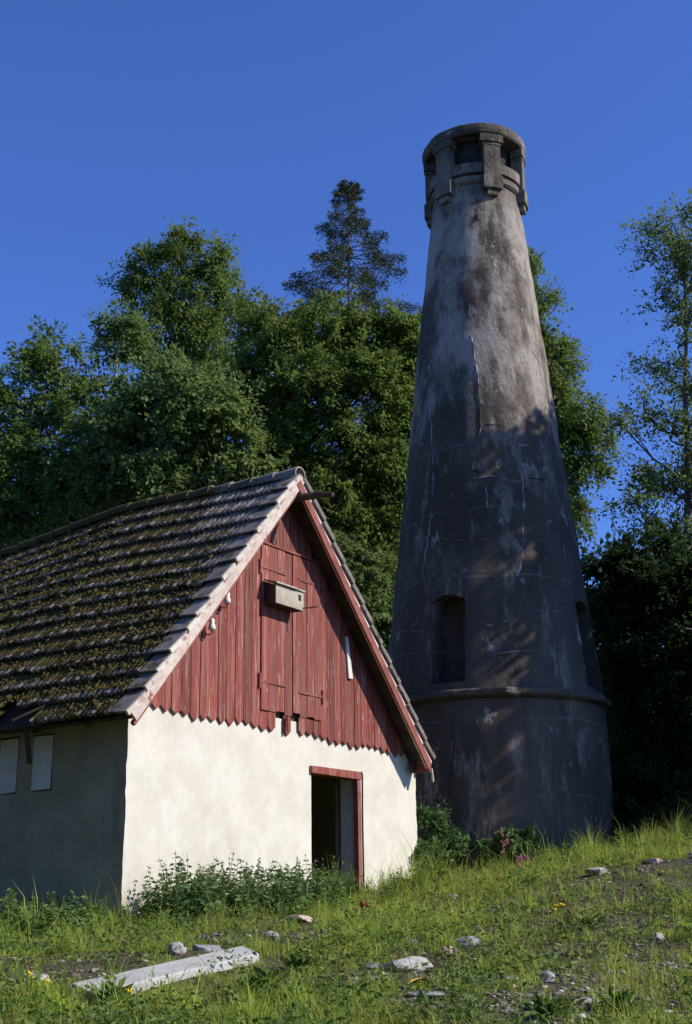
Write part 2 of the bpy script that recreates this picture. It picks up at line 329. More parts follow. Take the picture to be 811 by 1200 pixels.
# walls -------------------------------------------------------------
def wall_mesh(length, z0, z1, thick, holes, step=.09, amp=.006, seed=0, ragged=.0):
    """grid wall in x (length) / z, outer face at y=0, inner at y=thick, with rectangular holes"""
    xs = set([0, length]); zs = set([z0, z1])
    for h in holes: xs |= {h[0], h[1]}; zs |= {h[2], h[3]}
    def fill(a):
        a = sorted(a); o = []
        for p, q in zip(a, a[1:]):
            n = max(1, round((q - p) / step)); o += [p + (q - p) * i / n for i in range(n)]
        return o + [a[-1]]
    xs, zs = fill(xs), fill(zs); nxs, nzs = len(xs), len(zs)
    P = np.array([(x, 0, z) for z in zs for x in xs]); dn = vnoise(P * 1.9, seed) * amp + vnoise(P * 6.3, seed + 1) * amp * .5
    O = P.copy(); O[:, 1] -= dn
    jx = vnoise(P * 9, seed + 2) * .006 + vnoise(P * 23, seed + 3) * .004
    edge = (P[:, 0] < 1e-6) | (P[:, 0] > length - 1e-6); O[edge, 0] += jx[edge] * (1 if ragged == 0 else ragged)
    I = P.copy(); I[:, 1] = thick
    inh = lambda x, z: any(h[0] < x < h[1] and h[2] < z < h[3] for h in holes)
    mb = MB(); mb.v = [tuple(q) for q in O] + [tuple(q) for q in I]; N = len(P)
    solid = [[not inh((xs[i] + xs[i + 1]) / 2, (zs[k] + zs[k + 1]) / 2) for i in range(nxs - 1)] for k in range(nzs - 1)]
    for k in range(nzs - 1):
        for i in range(nxs - 1):
            if not solid[k][i]: continue
            a = k * nxs + i; b = a + 1; c = b + nxs; d = a + nxs
            mb.f.append((a, b, c, d)); mb.f.append((d + N, c + N, b + N, a + N))
            for (di, dk, e0, e1) in ((-1, 0, d, a), (1, 0, b, c), (0, -1, a, b), (0, 1, c, d)):
                i2, k2 = i + di, k + dk
                if not (0 <= i2 < nxs - 1 and 0 <= k2 < nzs - 1) or not solid[k2][i2]:
                    mb.f.append((e1, e0, e0 + N, e1 + N))
    return mb
DOOR = (3.33, 4.40, -.35, 1.78)
mb = wall_mesh(W_, -1.0, 2.30, .28, [DOOR], seed=20)
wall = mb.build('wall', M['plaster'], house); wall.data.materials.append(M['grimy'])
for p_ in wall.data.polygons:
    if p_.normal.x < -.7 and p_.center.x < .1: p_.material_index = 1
# left wall: local x runs back along t
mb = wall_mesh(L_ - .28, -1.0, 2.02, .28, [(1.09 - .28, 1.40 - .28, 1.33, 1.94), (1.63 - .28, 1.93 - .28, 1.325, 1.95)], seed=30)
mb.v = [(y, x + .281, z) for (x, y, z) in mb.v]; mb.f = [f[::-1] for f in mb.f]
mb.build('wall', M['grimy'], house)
mb = wall_mesh(L_ - .28, -1.0, 2.02, .28, [], .3, seed=40); mb.v = [(W_ - y, x + .281, z) for (x, y, z) in mb.v]; mb.build('wall', M['plaster'], house)
mb = MB(); mb.box(.281, W_ - .281, L_ - .28, L_, -1, 2.02)
mb.add([(.281, L_ - .25, 2.02), (W_ - .281, L_ - .25, 2.02), (APX, L_ - .25, APZ - .75)], [(0, 1, 2), (2, 1, 0)]); mb.build('back_wall', M['plaster'], house)
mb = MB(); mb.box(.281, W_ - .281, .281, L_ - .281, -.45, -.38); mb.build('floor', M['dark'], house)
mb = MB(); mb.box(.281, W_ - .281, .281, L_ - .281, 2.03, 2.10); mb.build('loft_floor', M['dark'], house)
# door frame -------------------------------------------------------
mb = MB(); mb.box(DOOR[0] - .03, DOOR[1] + .05, -.035, .12, DOOR[3] - .085, DOOR[3] + .012, .006); mb.build('door_lintel', M['red'], house, bevel=.006)
mb = MB(); mb.box(DOOR[1] - .045, DOOR[1] + .035, -.02, .05, DOOR[2], DOOR[3] - .088, .004); mb.build('door_jamb', M['barge_red'], house, bevel=.006)
mb = MB(); mb.box(DOOR[0] + .002, DOOR[0] + .045, .03, .14, DOOR[2], DOOR[3] - .088, .004); mb.build('door_jamb', M['barge_red'], house, bevel=.006)
s1, z1 = to_house(399, 920, -.55)
mb = MB()
prev = None
for i in range(9):
    z = -.35 + (z1 + .35) * i / 8; a = s1 - .05 + random.uniform(-.012, .012); b = s1 + .05 + random.uniform(-.012, .012)
    cur = [(a, .55, z), (b, .55, z), (b, .60, z), (a, .60, z)]
    if prev: mb.hexa(prev + cur)
    prev = cur
mb.build('inner_post', M['whiteboard'], house)
mb = MB(); mb.tube([(DOOR[1] + .035, -.03, DOOR[3] + .02), (DOOR[1] + .05, -.035, DOOR[3] - .02), (DOOR[1] + .045, -.03, DOOR[3] - .5), (DOOR[1] + .05, -.03, .0)], .012, 6); mb.build('cable', M['iron'], house)
# boarded openings of the long wall ---------------------------------
for (a, b, z0, z1) in ((1.09, 1.40, 1.33, 1.94), (1.63, 1.93, 1.325, 1.95)):
    mb = MB(); mb.box(-.006, .010, a + .013, b - .012, z0 + .012, z1 - .02, .007); o = mb.build('window_board', M['whiteboard'], house)
    fb = MB()
    fb.box(.003, .09, a, a + .011, z0, z1); fb.box(.003, .09, b - .010, b, z0, z1); fb.box(.002, .09, a + .0112, b - .0102, z1 - .018, z1); fb.box(.001, .09, a + .0112, b - .0102, z0, z0 + .010)
    fb.build('window_frame', M['oldwood'], o)
# gable boards -------------------------------------------------------
mb = MB(); zb = 2.16
mb.add([(.04, .0, zb), (W_ - .04, .0, zb), (W_ - .04, .0, under(W_ - .04) - .02), (APX, .0, APZ - .24), (.04, .0, under(.04) - .02)], [(0, 1, 2, 3, 4)])
mb.v = [(x, .03, max(z, 2.31)) for (x, y, z) in mb.v]; mb.build('gable_backing', M['oldwood'], house)
HT = (2.2246, 3.496, 2.36, 4.43)       # hatch opening
nb = 37; bw = W_ / nb; hinge_y = -.05
for i in range(nb):
    a = i * bw + .004; b = (i + 1) * bw - .004; c = (a + b) / 2; th = .024; y1 = -.006 - random.uniform(0, .006); y0 = y1 - th
    base = 2.185 + .015 * math.sin(i * .7) + random.uniform(-.02, .02) - .02 * (i / nb); dr = .072 + random.uniform(-.022, .016)
    segs = [(base, None)]
    inh = HT[0] < c < HT[1]
    if inh: segs = [(base, HT[2] - .01), (HT[3] + .012, None)]
    if i in (16, 18): segs = segs[1:]
    for (z0, z1) in segs:
        tooth = z0 == base
        fr = [(a, z0), (b, z0)] if not tooth else [(a, z0), (c, z0 - dr), (b, z0)]
        if z1 is None:
            tl, tr = under(a), under(b); top = [(b, tr)] + ([(APX, APZ - .2)] if a < APX < b else []) + [(a, tl)]
            if min(tl, tr) < z0 + .02: continue
        else: top = [(b, z1), (a, z1)]
        poly = fr + top; n = len(poly); mb = MB()
        mb.add([(x, y0, z) for x, z in poly] + [(x, y1, z) for x, z in poly], [tuple(range(n)), tuple(range(n, 2 * n))[::-1]] + [(k + n, (k + 1) % n + n, (k + 1) % n, k) for k in range(n)])
        o = mb.build('gable_board', M['red'], house, bevel=.003)
# hatch: two leaves of boards ---------------------------------------
for (a0, b0, zlo, n) in ((HT[0] + .003, 2.872, HT[2] + .0, 4), (2.878, HT[1] - .003, HT[2] + .02, 4)):
    leaf = MB(); leaf.box(a0 + .03, b0 - .03, -.026, -.012, zlo + .1, HT[3] - .1); leaf = leaf.build('hatch_leaf', M['oldwood'], house)
    wd = (b0 - a0) / n
    for k in range(n):
        y0 = -.044 - random.uniform(0, .006); mb = MB()
        mb.box(a0 + k * wd + .003, a0 + (k + 1) * wd - .003, y0, -.027, zlo + random.uniform(-.03, .02), HT[3] - .02 + random.uniform(-.008, .004), .003)
        mb.build('hatch_board', M['hatch'] if k % 2 else M['red'], leaf, bevel=.003)
    left = a0 < 2.5
    for z in (4.115, 2.70 if left else 2.665):
        mb = MB(); x0, x1 = (a0 - .03, a0 + .5) if left else (b0 - .5, b0 + .03)
        mb.box(x0, x1, -.060, -.0525, z - .014, z + .014, .004); xe = x0 if left else x1
        mb.box(xe - .016, xe + .012, -.064, -.03, z - .09, z + .09); mb.build('strap_hinge', M['barge_red'], leaf)
mb = MB(); mb.box(HT[0] - .02, HT[1] + .02, -.062, -.006, HT[3] - .006, HT[3] + .016, .004); mb.build('drip_strip', M['barge_red'], house)
mb = MB(); mb.box(2.72, 2.755, -.085, -.0625, 2.15, 2.33, .006); mb.build('hatch_bolt', M['red'], house)
# nailed-on plank, insulators, ridge beam, corner stubs -------------
mb = MB(); mb.hexa([(4.12, -.066, 2.99), (4.215, -.066, 2.995), (4.215, -.04, 2.995), (4.12, -.04, 2.99), (4.06, -.066, 3.54), (4.11, -.066, 3.54), (4.11, -.04, 3.54), (4.06, -.04, 3.54)]); mb.build('nailed_plank', M['whiteplank'], house)
for px, py in ((262, 695), (244, 726)):
    s, z = to_house(px, py, .13); s += .07; z -= .06; mb = MB(); prof = [(.0, .085), (.022, .082), (.034, .06), (.026, .03), (.04, .0), (.044, -.04), (.034, -.05), (.0, -.05)]
    for i, (r_, zz) in enumerate(prof):
        for k in range(12): mb.v.append((s + max(r_, .001) * math.cos(k * math.pi / 6), -.13 + max(r_, .001) * math.sin(k * math.pi / 6), z + zz))
    mb.f = [(i * 12 + k, i * 12 + (k + 1) % 12, (i + 1) * 12 + (k + 1) % 12, (i + 1) * 12 + k) for i in range(7) for k in range(12)]
    o = mb.build('insulator', M['porcelain'], house, smooth=True)
    h = MB(); h.tube([(s, -.13, z - .045), (s, -.13, z - .085), (s - .03, -.12, z - .11), (s - .07, -.10, z - .10), (s - .09, -.06, z - .05), (s - .09, .0, z - .04)], .009, 6); h.build('hook', M['iron'], o)
mb = MB(); mb.tube([(APX - .02, .2, APZ - .34), (APX - .02, -.3, APZ - .35), (APX - .01, -.62, APZ - .37), (APX, -.80, APZ - .40)], [.05, .05, .045, .032], 8); mb.build('hoist_beam', M['oldwood'], house)
mb = MB(); mb.beam((5.80, -.05, 2.14), (5.62, -.10, 1.90), .06, .07); mb.build('eave_bracket', M['oldwood'], house)
mb = MB(); mb.beam((5.94, -.18, 2.02), (6.02, .20, 1.93), .10, .10); mb.beam((5.99, -.2, 1.95), (6.06, -.18, 1.78), .025, .05); mb.build('rafter_stub', M['greywood'], house)
# roof deck ---------------------------------------------------------
ts = [-.26] + [i * .5 for i in range(0, 19)] + [9.2]
mb = MB()
for side in (0, 1):
    for t0, t1 in zip(ts, ts[1:]):
        us = [.012, .25, .5, .75, .992]
        for u0, u1 in zip(us, us[1:]):
            q = [roof_pt(side, u, t, l) for l in (-.13, -.085) for (u, t) in ((u0, t0), (u1, t0), (u1, t1), (u0, t1))]
            mb.hexa(q)
roof = mb.build('roof', M['oldwood'], house)
for side in (0, 1):     # rafters visible under the verge and eaves
    for t in (0.5, 1.3, 2.1, 2.9, 3.7):
        mb = MB(); a = roof_pt(side, .03, t, -.185); b = roof_pt(side, .3, t, -.185); mb.beam(a, b, .07, .10); mb.build('rafter', M['oldwood'], roof)
# bargeboards -------------------------------------------------------
def barge(side, t0, t1, l0, l1, mat, name='bargeboard', u0=0., u1=1.):
    mb = MB(); n = 14
    for i in range(n):
        a, b = u0 + (u1 - u0) * i / n, u0 + (u1 - u0) * (i + 1) / n
        j = [random.uniform(-.003, .003) for _ in range(4)]
        q = [roof_pt(side, a, t0, l0), roof_pt(side, a, t1, l0), roof_pt(side, b, t1, l0), roof_pt(side, b, t0, l0), roof_pt(side, a, t0, l1), roof_pt(side, a, t1, l1), roof_pt(side, b, t1, l1), roof_pt(side, b, t0, l1)]
        mb.hexa(q)
    return mb.build(name, mat, roof)
barge(0, -.322, -.285, -.135, -.03, M['barge'], u0=.004, u1=.99)
barge(0, -.284, -.24, -.18, -.135, M['barge_red'], 'verge_batten', 0.0, .97)
barge(1, -.300, -.262, -.190, -.045, M['barge'], u0=-.004, u1=.99)
barge(1, -.330, -.302, -.225, -.115, M['barge_red'], u0=-.0, u1=.985)
mb = MB(); mb.beam(roof_pt(1, -.005, -.31, -.15), roof_pt(1, -.005, .0, -.15), .05, .13); mb.build('eave_end_board', M['barge_red'], roof)
# tiles -------------------------------------------------------------
TW, EXPO, TLEN = .228, .315, .37
def tile_mesh(name, width, ribs, flange=0, flat=False):
    """x across (along the eave), y up the slope from the nose, z out of the roof"""
    mb = MB(); n = ribs * 4 if not flat else 3
    pr = []
    for i in range(n + 1):
        x = width * i / n; zz = 0 if flat else .017 * math.cos(2 * math.pi * i / 4) ** 1
        pr.append((x, zz))
    K = n + 1
    for (y, zo) in ((0, .0), (TLEN, -.012)):
        for x, zz in pr: mb.v.append((x, y, zz + zo))
    for x, zz in pr: mb.v.append((x, .0, zz - .026))
    mb.f += [(i, i + 1, K + i + 1, K + i) for i in range(n)] + [(2 * K + i, 2 * K + i + 1, i + 1, i) for i in range(n)]
    return mb
TM = tile_mesh('roof_tile', TW + .004, 3)
tile_me = bpy.data.meshes.new('roof_tile'); tile_me.from_pydata(TM.v, [], TM.f); tile_me.materials.append(M['tile'])
for p_ in tile_me.polygons: p_.use_smooth = p_.index < 12
def verge_mesh(mirror):
    wv = .235; mb = MB(); zt = .012
    mb.box(0, wv, 0, TLEN + .01, zt - .024, zt)
    mb.box(-.036, -.001, .0, TLEN - .045, zt - .055, zt + .004)
    if mirror: mb.v = [(-x, y, z) for x, y, z in mb.v]; mb.f = [f[::-1] for f in mb.f]
    me = bpy.data.meshes.new('verge_tile'); me.from_pydata(mb.v, [], mb.f); me.materials.append(M['vergetop']); me.materials.append(M['vergetile'])
    for p_ in me.polygons: p_.material_index = 0 if p_.index < 6 else 1
    return me
verge_l, verge_r = verge_mesh(False), verge_mesh(True)
verge_l.materials[1] = M['vergetop']        # the right-hand verge has weathered to grey
def tile_matrix(side, u, t, rise=.034):
    p = roof_pt(side, u, t, rise); up = (roof_pt(side, u + .06, t, 0) - roof_pt(side, u, t, 0)).normalized()
    ax = (roof_pt(side, u, t + .1, 0) - roof_pt(side, u, t, 0)).normalized()
    if side == 1: ax = -ax
    nrm = ax.cross(up).normalized()
    if nrm.z < 0: nrm = -nrm
    ax = up.cross(nrm).normalized()
    tilt = rise / TLEN * 1.35
    m = Matrix((ax, up, nrm)).transposed().to_4x4(); m.translation = p
    return m @ Matrix.Rotation(-tilt, 4, 'X') @ Matrix.Rotation(random.gauss(0, .012), 4, 'Z') @ Matrix.Rotation(random.gauss(0, .012), 4, 'Y')
slope_len = [(Vector((APX - e[0], APZ - e[1]))).length for e in (LE, RE)]
cand = []; rest = MB(); moss_pts = []
ROWS = 14
def seen(s, t, z):
    q = hw(s, t, z) - EYE; d = q.dot(_f); x = 405.5 + F_PX * q.dot(_r) / d; y = 600 - F_PX * q.dot(_u) / d; return x
for side in (0, 1):
    ex = slope_len[side] / (ROWS + .25)
    for r in range(ROWS + 1):
        u = r * ex / slope_len[side]
        if u > .965: continue
        for c in range(-1, 40):
            if c == -1:
                m = tile_matrix(side, u, -.30, .03)
                if side == 0: m = m @ Matrix.Rotation(random.gauss(0, .05), 4, 'Z') @ Matrix.Translation((0, random.uniform(-.05, .05), random.uniform(-.008, .010)))
                o = link('verge_tile', verge_r if side == 0 else verge_l, None, roof); o.matrix_local = m; continue
            t = -.05 + c * TW
            if side == 0 and r == 0 and (c in (5, 6, 7)): continue
            if side == 0 and r == 1 and c == 7: continue
            m = tile_matrix(side, u, t + TW if side == 0 else t)
            if random.random() < .10: m = m @ Matrix.Translation((0, -random.uniform(.01, .06), random.uniform(0, .012))) @ Matrix.Rotation(random.gauss(0, .05), 4, 'Z')
            p = m.translation; x = seen(*p)
            if side == 0 and x > -12: cand.append((x, m))
            else: rest.add([m @ Vector(v) for v in TM.v], TM.f)
cand.sort(key=lambda q: -q[0])
for k, (x, m) in enumerate(cand):
    if k < 296: o = link('roof_tile', tile_me, None, roof); o.matrix_local = m
    else: rest.add([m @ Vector(v) for v in TM.v], TM.f)
o = rest.build('far_roof_tiles', M['tile'], roof); o['kind'] = 'stuff'
# ridge tiles
for i in range(26):
    t = -.30 + i * .36; mb = MB(); n = 8
    for (tt, rr, zz) in ((t, .105, .0 + random.uniform(-.008, .008)), (t + .40, .092, -.006)):
        for rad in (rr, rr - .018):
            for k in range(n + 1):
                a = math.pi * (-.12 + 1.24 * k / n); mb.v.append((APX + math.cos(a) * rad * 1.1, tt, APZ + sag(t) * 1 - .035 + zz + math.sin(a) * rad))
    K = n + 1
    for k in range(n): mb.f += [(k, k + 1, 2 * K + k + 1, 2 * K + k), (K + k + 1, K + k, 3 * K + k, 3 * K + k + 1), (k + 1, k, K + k, K + k + 1)]
    o = mb.build('ridge_tile', M['tile'], roof)
# hanging lath and loose battens at the broken eave
for (a, b, wd) in (((-.31, 1.20, 2.03), (-.20, 1.22, 1.60), .05), ((-.36, 1.35, 2.06), (-.10, 1.02, 2.26), .05), ((-.34, 2.0, 1.98), (-.30, 1.0, 2.0), .05)):
    mb = MB(); mb.beam(a, b, wd, .028); mb.build('loose_lath', M['oldwood'], roof)
# moss cushions -------------------------------------------------------
NM = 36000; uu = RNG.uniform(.0, 1, NM); tt = RNG.uniform(-.05, 7.2, NM)
P = np.stack([uu * 4.5, tt, 0 * uu], -1)
dens = .62 + .5 * vnoise(P * .8, 50) + .25 * vnoise(P * 3, 51) - 1.2 * sstep(uu, .45, .9) * (1 - sstep(tt, .8, 3.2)) + .5 * sstep(tt, 1.5, 4.5) - .35 * (1 - sstep(uu, 0.0, .1))
fr = (uu * (ROWS + .25)) % 1
dens -= .8 * (fr < .26)
keep = RNG.uniform(0, 1, NM) < dens; uu, tt = uu[keep], tt[keep]
Vs, Ts, As = [], [], []; off = 0
for u, t in zip(uu, tt):
    if u < .07 and .85 < t < 1.9: continue
    fr = (u * (ROWS + .25)) % 1
    lift = .034 * (1 - fr) + .004 + .012 * math.cos(2 * math.pi * (t + .05) / (TW / 3)); rr = random.uniform(.008, .024) * (1.0 if random.random() < .9 else 2.0)
    p = roof_pt(0, u, t, lift)
    nrm = Vector((-(APZ - LE[1]), 0, APX - LE[0])).normalized(); ax = Vector((0, 1, 0)); ay = nrm.cross(ax)
    h = rr * random.uniform(.4, .75); ring = []
    for k in range(6):
        a = k * math.pi / 3 + random.uniform(-.3, .3); q = rr * random.uniform(.75, 1.25); ring.append(p + ax * q * math.cos(a) + ay * q * math.sin(a) * 1.2 - nrm * .008)
    mid = [p + (q - p) * .62 + nrm * h * random.uniform(.55, .85) for q in ring]
    Vs += ring + mid + [p + nrm * h]
    for k in range(6):
        k2 = (k + 1) % 6; Ts += [(off + k, off + k2, off + 6 + k2), (off + k, off + 6 + k2, off + 6 + k), (off + 6 + k, off + 6 + k2, off + 12)]
    As += [random.random()] * 13; off += 13
o = np_mesh('moss', np.array([tuple(v) for v in Vs]), np.array(Ts), M['moss'], roof, np.array(As)); o['kind'] = 'stuff'
o.data.polygons.foreach_set('use_smooth', [True] * len(o.data.polygons))
# nest box ------------------------------------------------------------
s0, z0 = to_house(323.5, 706, .24); BX = .58; BH = .235
box = empty('nest_box', hw(s0, -.075, z0), AZ)
tag(box, 'weathered wooden nest box with square entrance hung on the red loft hatch', 'nest box')
mb = MB(); mb.box(0, BX, -.165, -.15, .0, BH); front = mb.build('front_board', M['greywood'], box, bevel=.003)
mb = MB(); mb.box(0.0, .018, -.149, .0, .0, BH); mb.box(BX - .018, BX, -.149, 0, 0, BH); mb.box(.019, BX - .019, -.149, 0, 0, .016); mb.box(.019, BX - .019, -.016, 0, .017, BH); mb.build('box_body', M['oldwood'], box)
mb = MB(); mb.hexa([(-.03, -.20, BH + .002), (BX * .72, -.20, BH + .002), (BX * .72, .0, BH + .06), (-.03, 0, BH + .06), (-.03, -.20, BH + .024), (BX * .72, -.20, BH + .024), (BX * .72, .0, BH + .082), (-.03, 0, BH + .082)]); mb.build('lid', M['greywood'], box, bevel=.003)
mb = MB(); mb.hexa([(BX * .73, -.19, BH + .002), (BX + .02, -.185, BH + .002), (BX + .02, .0, BH + .05), (BX * .73, 0, BH + .05), (BX * .73, -.19, BH + .02), (BX + .02, -.185, BH + .02), (BX + .02, .0, BH + .068), (BX * .73, 0, BH + .068)]); mb.build('lid', M['greywood'], box, bevel=.003)
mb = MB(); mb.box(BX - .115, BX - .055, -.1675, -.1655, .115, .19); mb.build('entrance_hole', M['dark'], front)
mb = MB(); mb.tube([(BX - .05, -.10, .03), (BX + .02, -.25, .035), (BX + .06, -.34, .045)], .008, 6); mb.build('perch', M['oldwood'], box)

# ------------------------------------------------------------------ tower
TY = 21.0
def axis(z): return Vector((2.345 + (z - 3.6) * .0125, TY, z + 1.6))     # z measured from eye level
def t_rad(z): return 1.735 - (z - 3.63) * .1085
tower = empty('concrete_tower', (2.3, TY, 2.1))
tag(tower, 'tall tapering stained concrete tower with pilastered crown behind the shed', 'tower')
FRONT = math.atan2(-TY, -2.4)         # azimuth of the direction from the tower to the camera
def tp(theta, r, z):                  # theta in degrees, 0 facing the camera, positive to the right
    a = FRONT + R(theta); c = axis(z); return Vector((c.x + r * math.cos(a), c.y + r * math.sin(a), c.z))
def tl(p): return tuple(Vector(p) - Vector((2.3, TY, 2.1)))
def lathe(name, mat, prof, seg=96, amp=.0, seed=0, skip=None, th0=0., smooth=True, close=True):
    mb = MB(); pts = np.array([tuple(tp(th0 + 360 * k / seg, r, z)) for (r, z) in prof for k in range(seg)])
    if amp:
        c = np.array([tuple(axis(z)) for (r, z) in prof for k in range(seg)]); dv = pts - c; dv[:, 2] = 0; dv /= np.linalg.norm(dv, axis=1)[:, None] + 1e-9
        pts = pts + dv * (vnoise(pts * 1.6, seed) * amp + vnoise(pts * 6, seed + 1) * amp * .5)[:, None]
    mb.v = [tl(p) for p in pts]
    for i in range(len(prof) - 1):
        for k in range(seg):
            if skip and skip(i, k): continue
            k2 = (k + 1) % seg; mb.f.append((i * seg + k, i * seg + k2, (i + 1) * seg + k2, (i + 1) * seg + k))
    o = mb.build(name, mat, tower, smooth=smooth)
    return o
SEG = 120; TH0 = -23.5 - 10.5          # 3 degree segments; each niche spans seven of them
NZ0, NZ1 = 3.34, 4.78
zz = [3.15, NZ0] + [NZ0 + (NZ1 - NZ0) * i / 6 for i in range(1, 7)] + list(np.arange(5.0, 12.3, .22)) + [12.36]
prof = [(t_rad(z), z) for z in zz]
def niche(i, k): return 1 <= i <= 6 and any((k - 30 * q) % 120 in range(7) for q in range(4))
lathe('shaft', M['tower'], prof, SEG, .010, 60, niche, TH0)
for q in range(4):                      # recessed niches
    mb = MB(); th = [TH0 + 90 * q + 3 * k for k in range(8)]; zs = [NZ0 + (NZ1 - NZ0) * i / 6 for i in range(7)]; dp = .42
    def ring(r_off): return [[tl(tp(a, t_rad(z) - r_off, z)) for a in th] for z in zs]
    F0, B0 = ring(-.004), ring(dp); mb.v = [p for row in F0 for p in row] + [p for row in B0 for p in row]; N = 56
    for i in range(6):
        for k in range(7): mb.f.append((N + i * 8 + k, N + i * 8 + k + 1, N + i * 8 + 9 + k, N + i * 8 + 8 + k))
        mb.f += [(i * 8, i * 8 + 8, N + i * 8 + 8, N + i * 8), (i * 8 + 7, N + i * 8 + 7, N + i * 8 + 15, i * 8 + 15)]
    for k in range(7): mb.f += [(k, k + 1, N + k + 1, N + k), (48 + k, N + 48 + k, N + 49 + k, 49 + k)]
    o = mb.build('niche', M['tower'], tower)
    # shallow curved lintel hood
    mb = MB(); n = 7; a0, a1 = th[0], th[-1]
    for i in range(n + 1):
        a = a0 + (a1 - a0) * i / n; dz = .10 * math.sin(math.pi * i / n)
        for (ro, z) in ((.0, NZ1 + .005), (.0, NZ1 - .14 + dz), (-.25, NZ1 - .14 + dz), (-.25, NZ1 + .005)): mb.v.append(tl(tp(a, t_rad(NZ1) + ro, z)))
    for i in range(n):
        for k in range(4): mb.f.append((i * 4 + k, i * 4 + (k + 1) % 4, i * 4 + 4 + (k + 1) % 4, i * 4 + 4 + k))
    mb.build('niche_arch', M['tower'], o)
lathe('ledge', M['tower'], [(1.70, 3.05), (1.83, 3.09), (1.86, 3.105), (1.87, 3.125), (1.87, 3.18), (1.84, 3.21), (1.68, 3.24)], 120, .03, 70, smooth=False)
lathe('drum', M['tower'], [(1.93, -.6), (1.90, .5), (1.86, 1.2), (1.83, 1.8), (1.80, 2.4), (1.77, 3.06)], 120, .016, 75)
# crown: bands, pilasters, cap
ztop = 12.36
lathe('parapet_band', M['tower'], [(t_rad(ztop) - .16, 12.34), (t_rad(ztop) + .012, 12.36), (t_rad(ztop) + .05, 12.40), (t_rad(ztop) + .05, 12.50), (.76, 12.505), (.76, 12.555), (.855, 12.56), (.86, 12.75), (.70, 12.76), (.62, 12.60)], 96, .006, 80, smooth=False)
lathe('dark_core', M['dark'], [(.66, 12.55), (.64, 12.9), (.66, 13.31)], 48)  # dark core added; shade of the crown openings is put into its colour
cap = lathe('cap_slab', M['tower'], [(.02, 13.31), (.80, 13.31), (.915, 13.30), (.94, 13.33), (.95, 13.40), (.945, 13.48), (.92, 13.515), (.86, 13.53), (.4, 13.56), (.02, 13.56)], 96, .016, 85, smooth=False)
for q in range(6):
    c = 21 + 60 * q
    def seg_box(mb, a0, a1, r0, r1, z0, z1, j=.004):
        n = 3; idx = []
        for i in range(n + 1):
            a = a0 + (a1 - a0) * i / n
            for (r, z) in ((r0, z0), (r1, z0), (r1, z1), (r0, z1)): mb.v.append(tl(tp(a + random.uniform(-.2, .2), r + random.uniform(-j, j), z + random.uniform(-j, j))))
        b = len(mb.v) - 4 * (n + 1)
        for i in range(n):
            for k in range(4): mb.f.append((b + i * 4 + k, b + i * 4 + (k + 1) % 4, b + i * 4 + 4 + (k + 1) % 4, b + i * 4 + 4 + k))
        mb.f += [(b, b + 3, b + 2, b + 1), (b + 4 * n, b + 4 * n + 1, b + 4 * n + 2, b + 4 * n + 3)]
    hw_ = 10.2
    mb = MB(); seg_box(mb, c - hw_, c + hw_, .70, .915, 12.30, 13.08); pil = mb.build('pilaster', M['tower'], tower, bevel=.012)
    mb = MB(); seg_box(mb, c - hw_ - 1.2, c + hw_ + 1.2, .72, .945, 12.20, 12.46); mb.build('pilaster_block', M['tower'], pil, bevel=.012)
    mb = MB(); seg_box(mb, c - 6.5, c + 6.5, .72, .905, 12.08, 12.198); mb.build('pilaster_foot', M['tower'], pil, bevel=.012)
    mb = MB(); seg_box(mb, c - hw_ - 3.5, c + hw_ + 3.5, .70, .94, 13.14, 13.30); seg_box(mb, c - hw_ - 1, c + hw_ + 1, .70, .92, 13.082, 13.138); mb.build('capital', M['tower'], pil, bevel=.01)
# lime streaks and cracks along the concrete
def on_tower(px, py):
    v = ray(px, py); lo, hi = 17.5, TY
    def g_(Y):
        q = EYE + v * Y; z = q.z - 1.6; a = axis(z); return math.hypot(q.x - a.x, q.y - a.y) - (t_rad(z) if z > 3.2 else 1.83)
    if g_(hi) > 0: return None
    for _ in range(40):
        mid = (lo + hi) / 2
        if g_(mid) > 0: lo = mid
        else: hi = mid
    q = EYE + v * lo; a = axis(q.z - 1.6); nrm = Vector((q.x - a.x, q.y - a.y, .1)).normalized(); return q, nrm
def streak(pts, wpx, mat, name, lift=.012):
    dense = []
    for (a, b) in zip(pts, pts[1:]):
        n = max(2, int(math.hypot(b[0] - a[0], b[1] - a[1]) / 5))
        dense += [(a[0] + (b[0] - a[0]) * i / n + random.uniform(-.8, .8), a[1] + (b[1] - a[1]) * i / n + random.uniform(-.8, .8)) for i in range(n)]
    dense.append(pts[-1]); mb = MB(); L = []
    for i, q in enumerate(dense):
        r_ = on_tower(*q)
        if r_: L.append(r_)
    if len(L) < 2: return
    for i, (q, nrm) in enumerate(L):
        d = (L[min(i + 1, len(L) - 1)][0] - L[max(i - 1, 0)][0]).normalized(); x = d.cross(nrm).normalized()
        wd = wpx / 76 / 2 * random.uniform(.15, 1.0) * (.3 if i in (0, len(L) - 1) else 1)
        mb.v += [tl(q - x * wd + nrm * (lift - .016)), tl(q + nrm * lift), tl(q + x * wd + nrm * (lift - .016))]
    for i in range(len(L) - 1): mb.f += [(3 * i, 3 * i + 1, 3 * i + 4, 3 * i + 3), (3 * i + 1, 3 * i + 2, 3 * i + 5, 3 * i + 4)]
    mb.build(name, mat, tower)
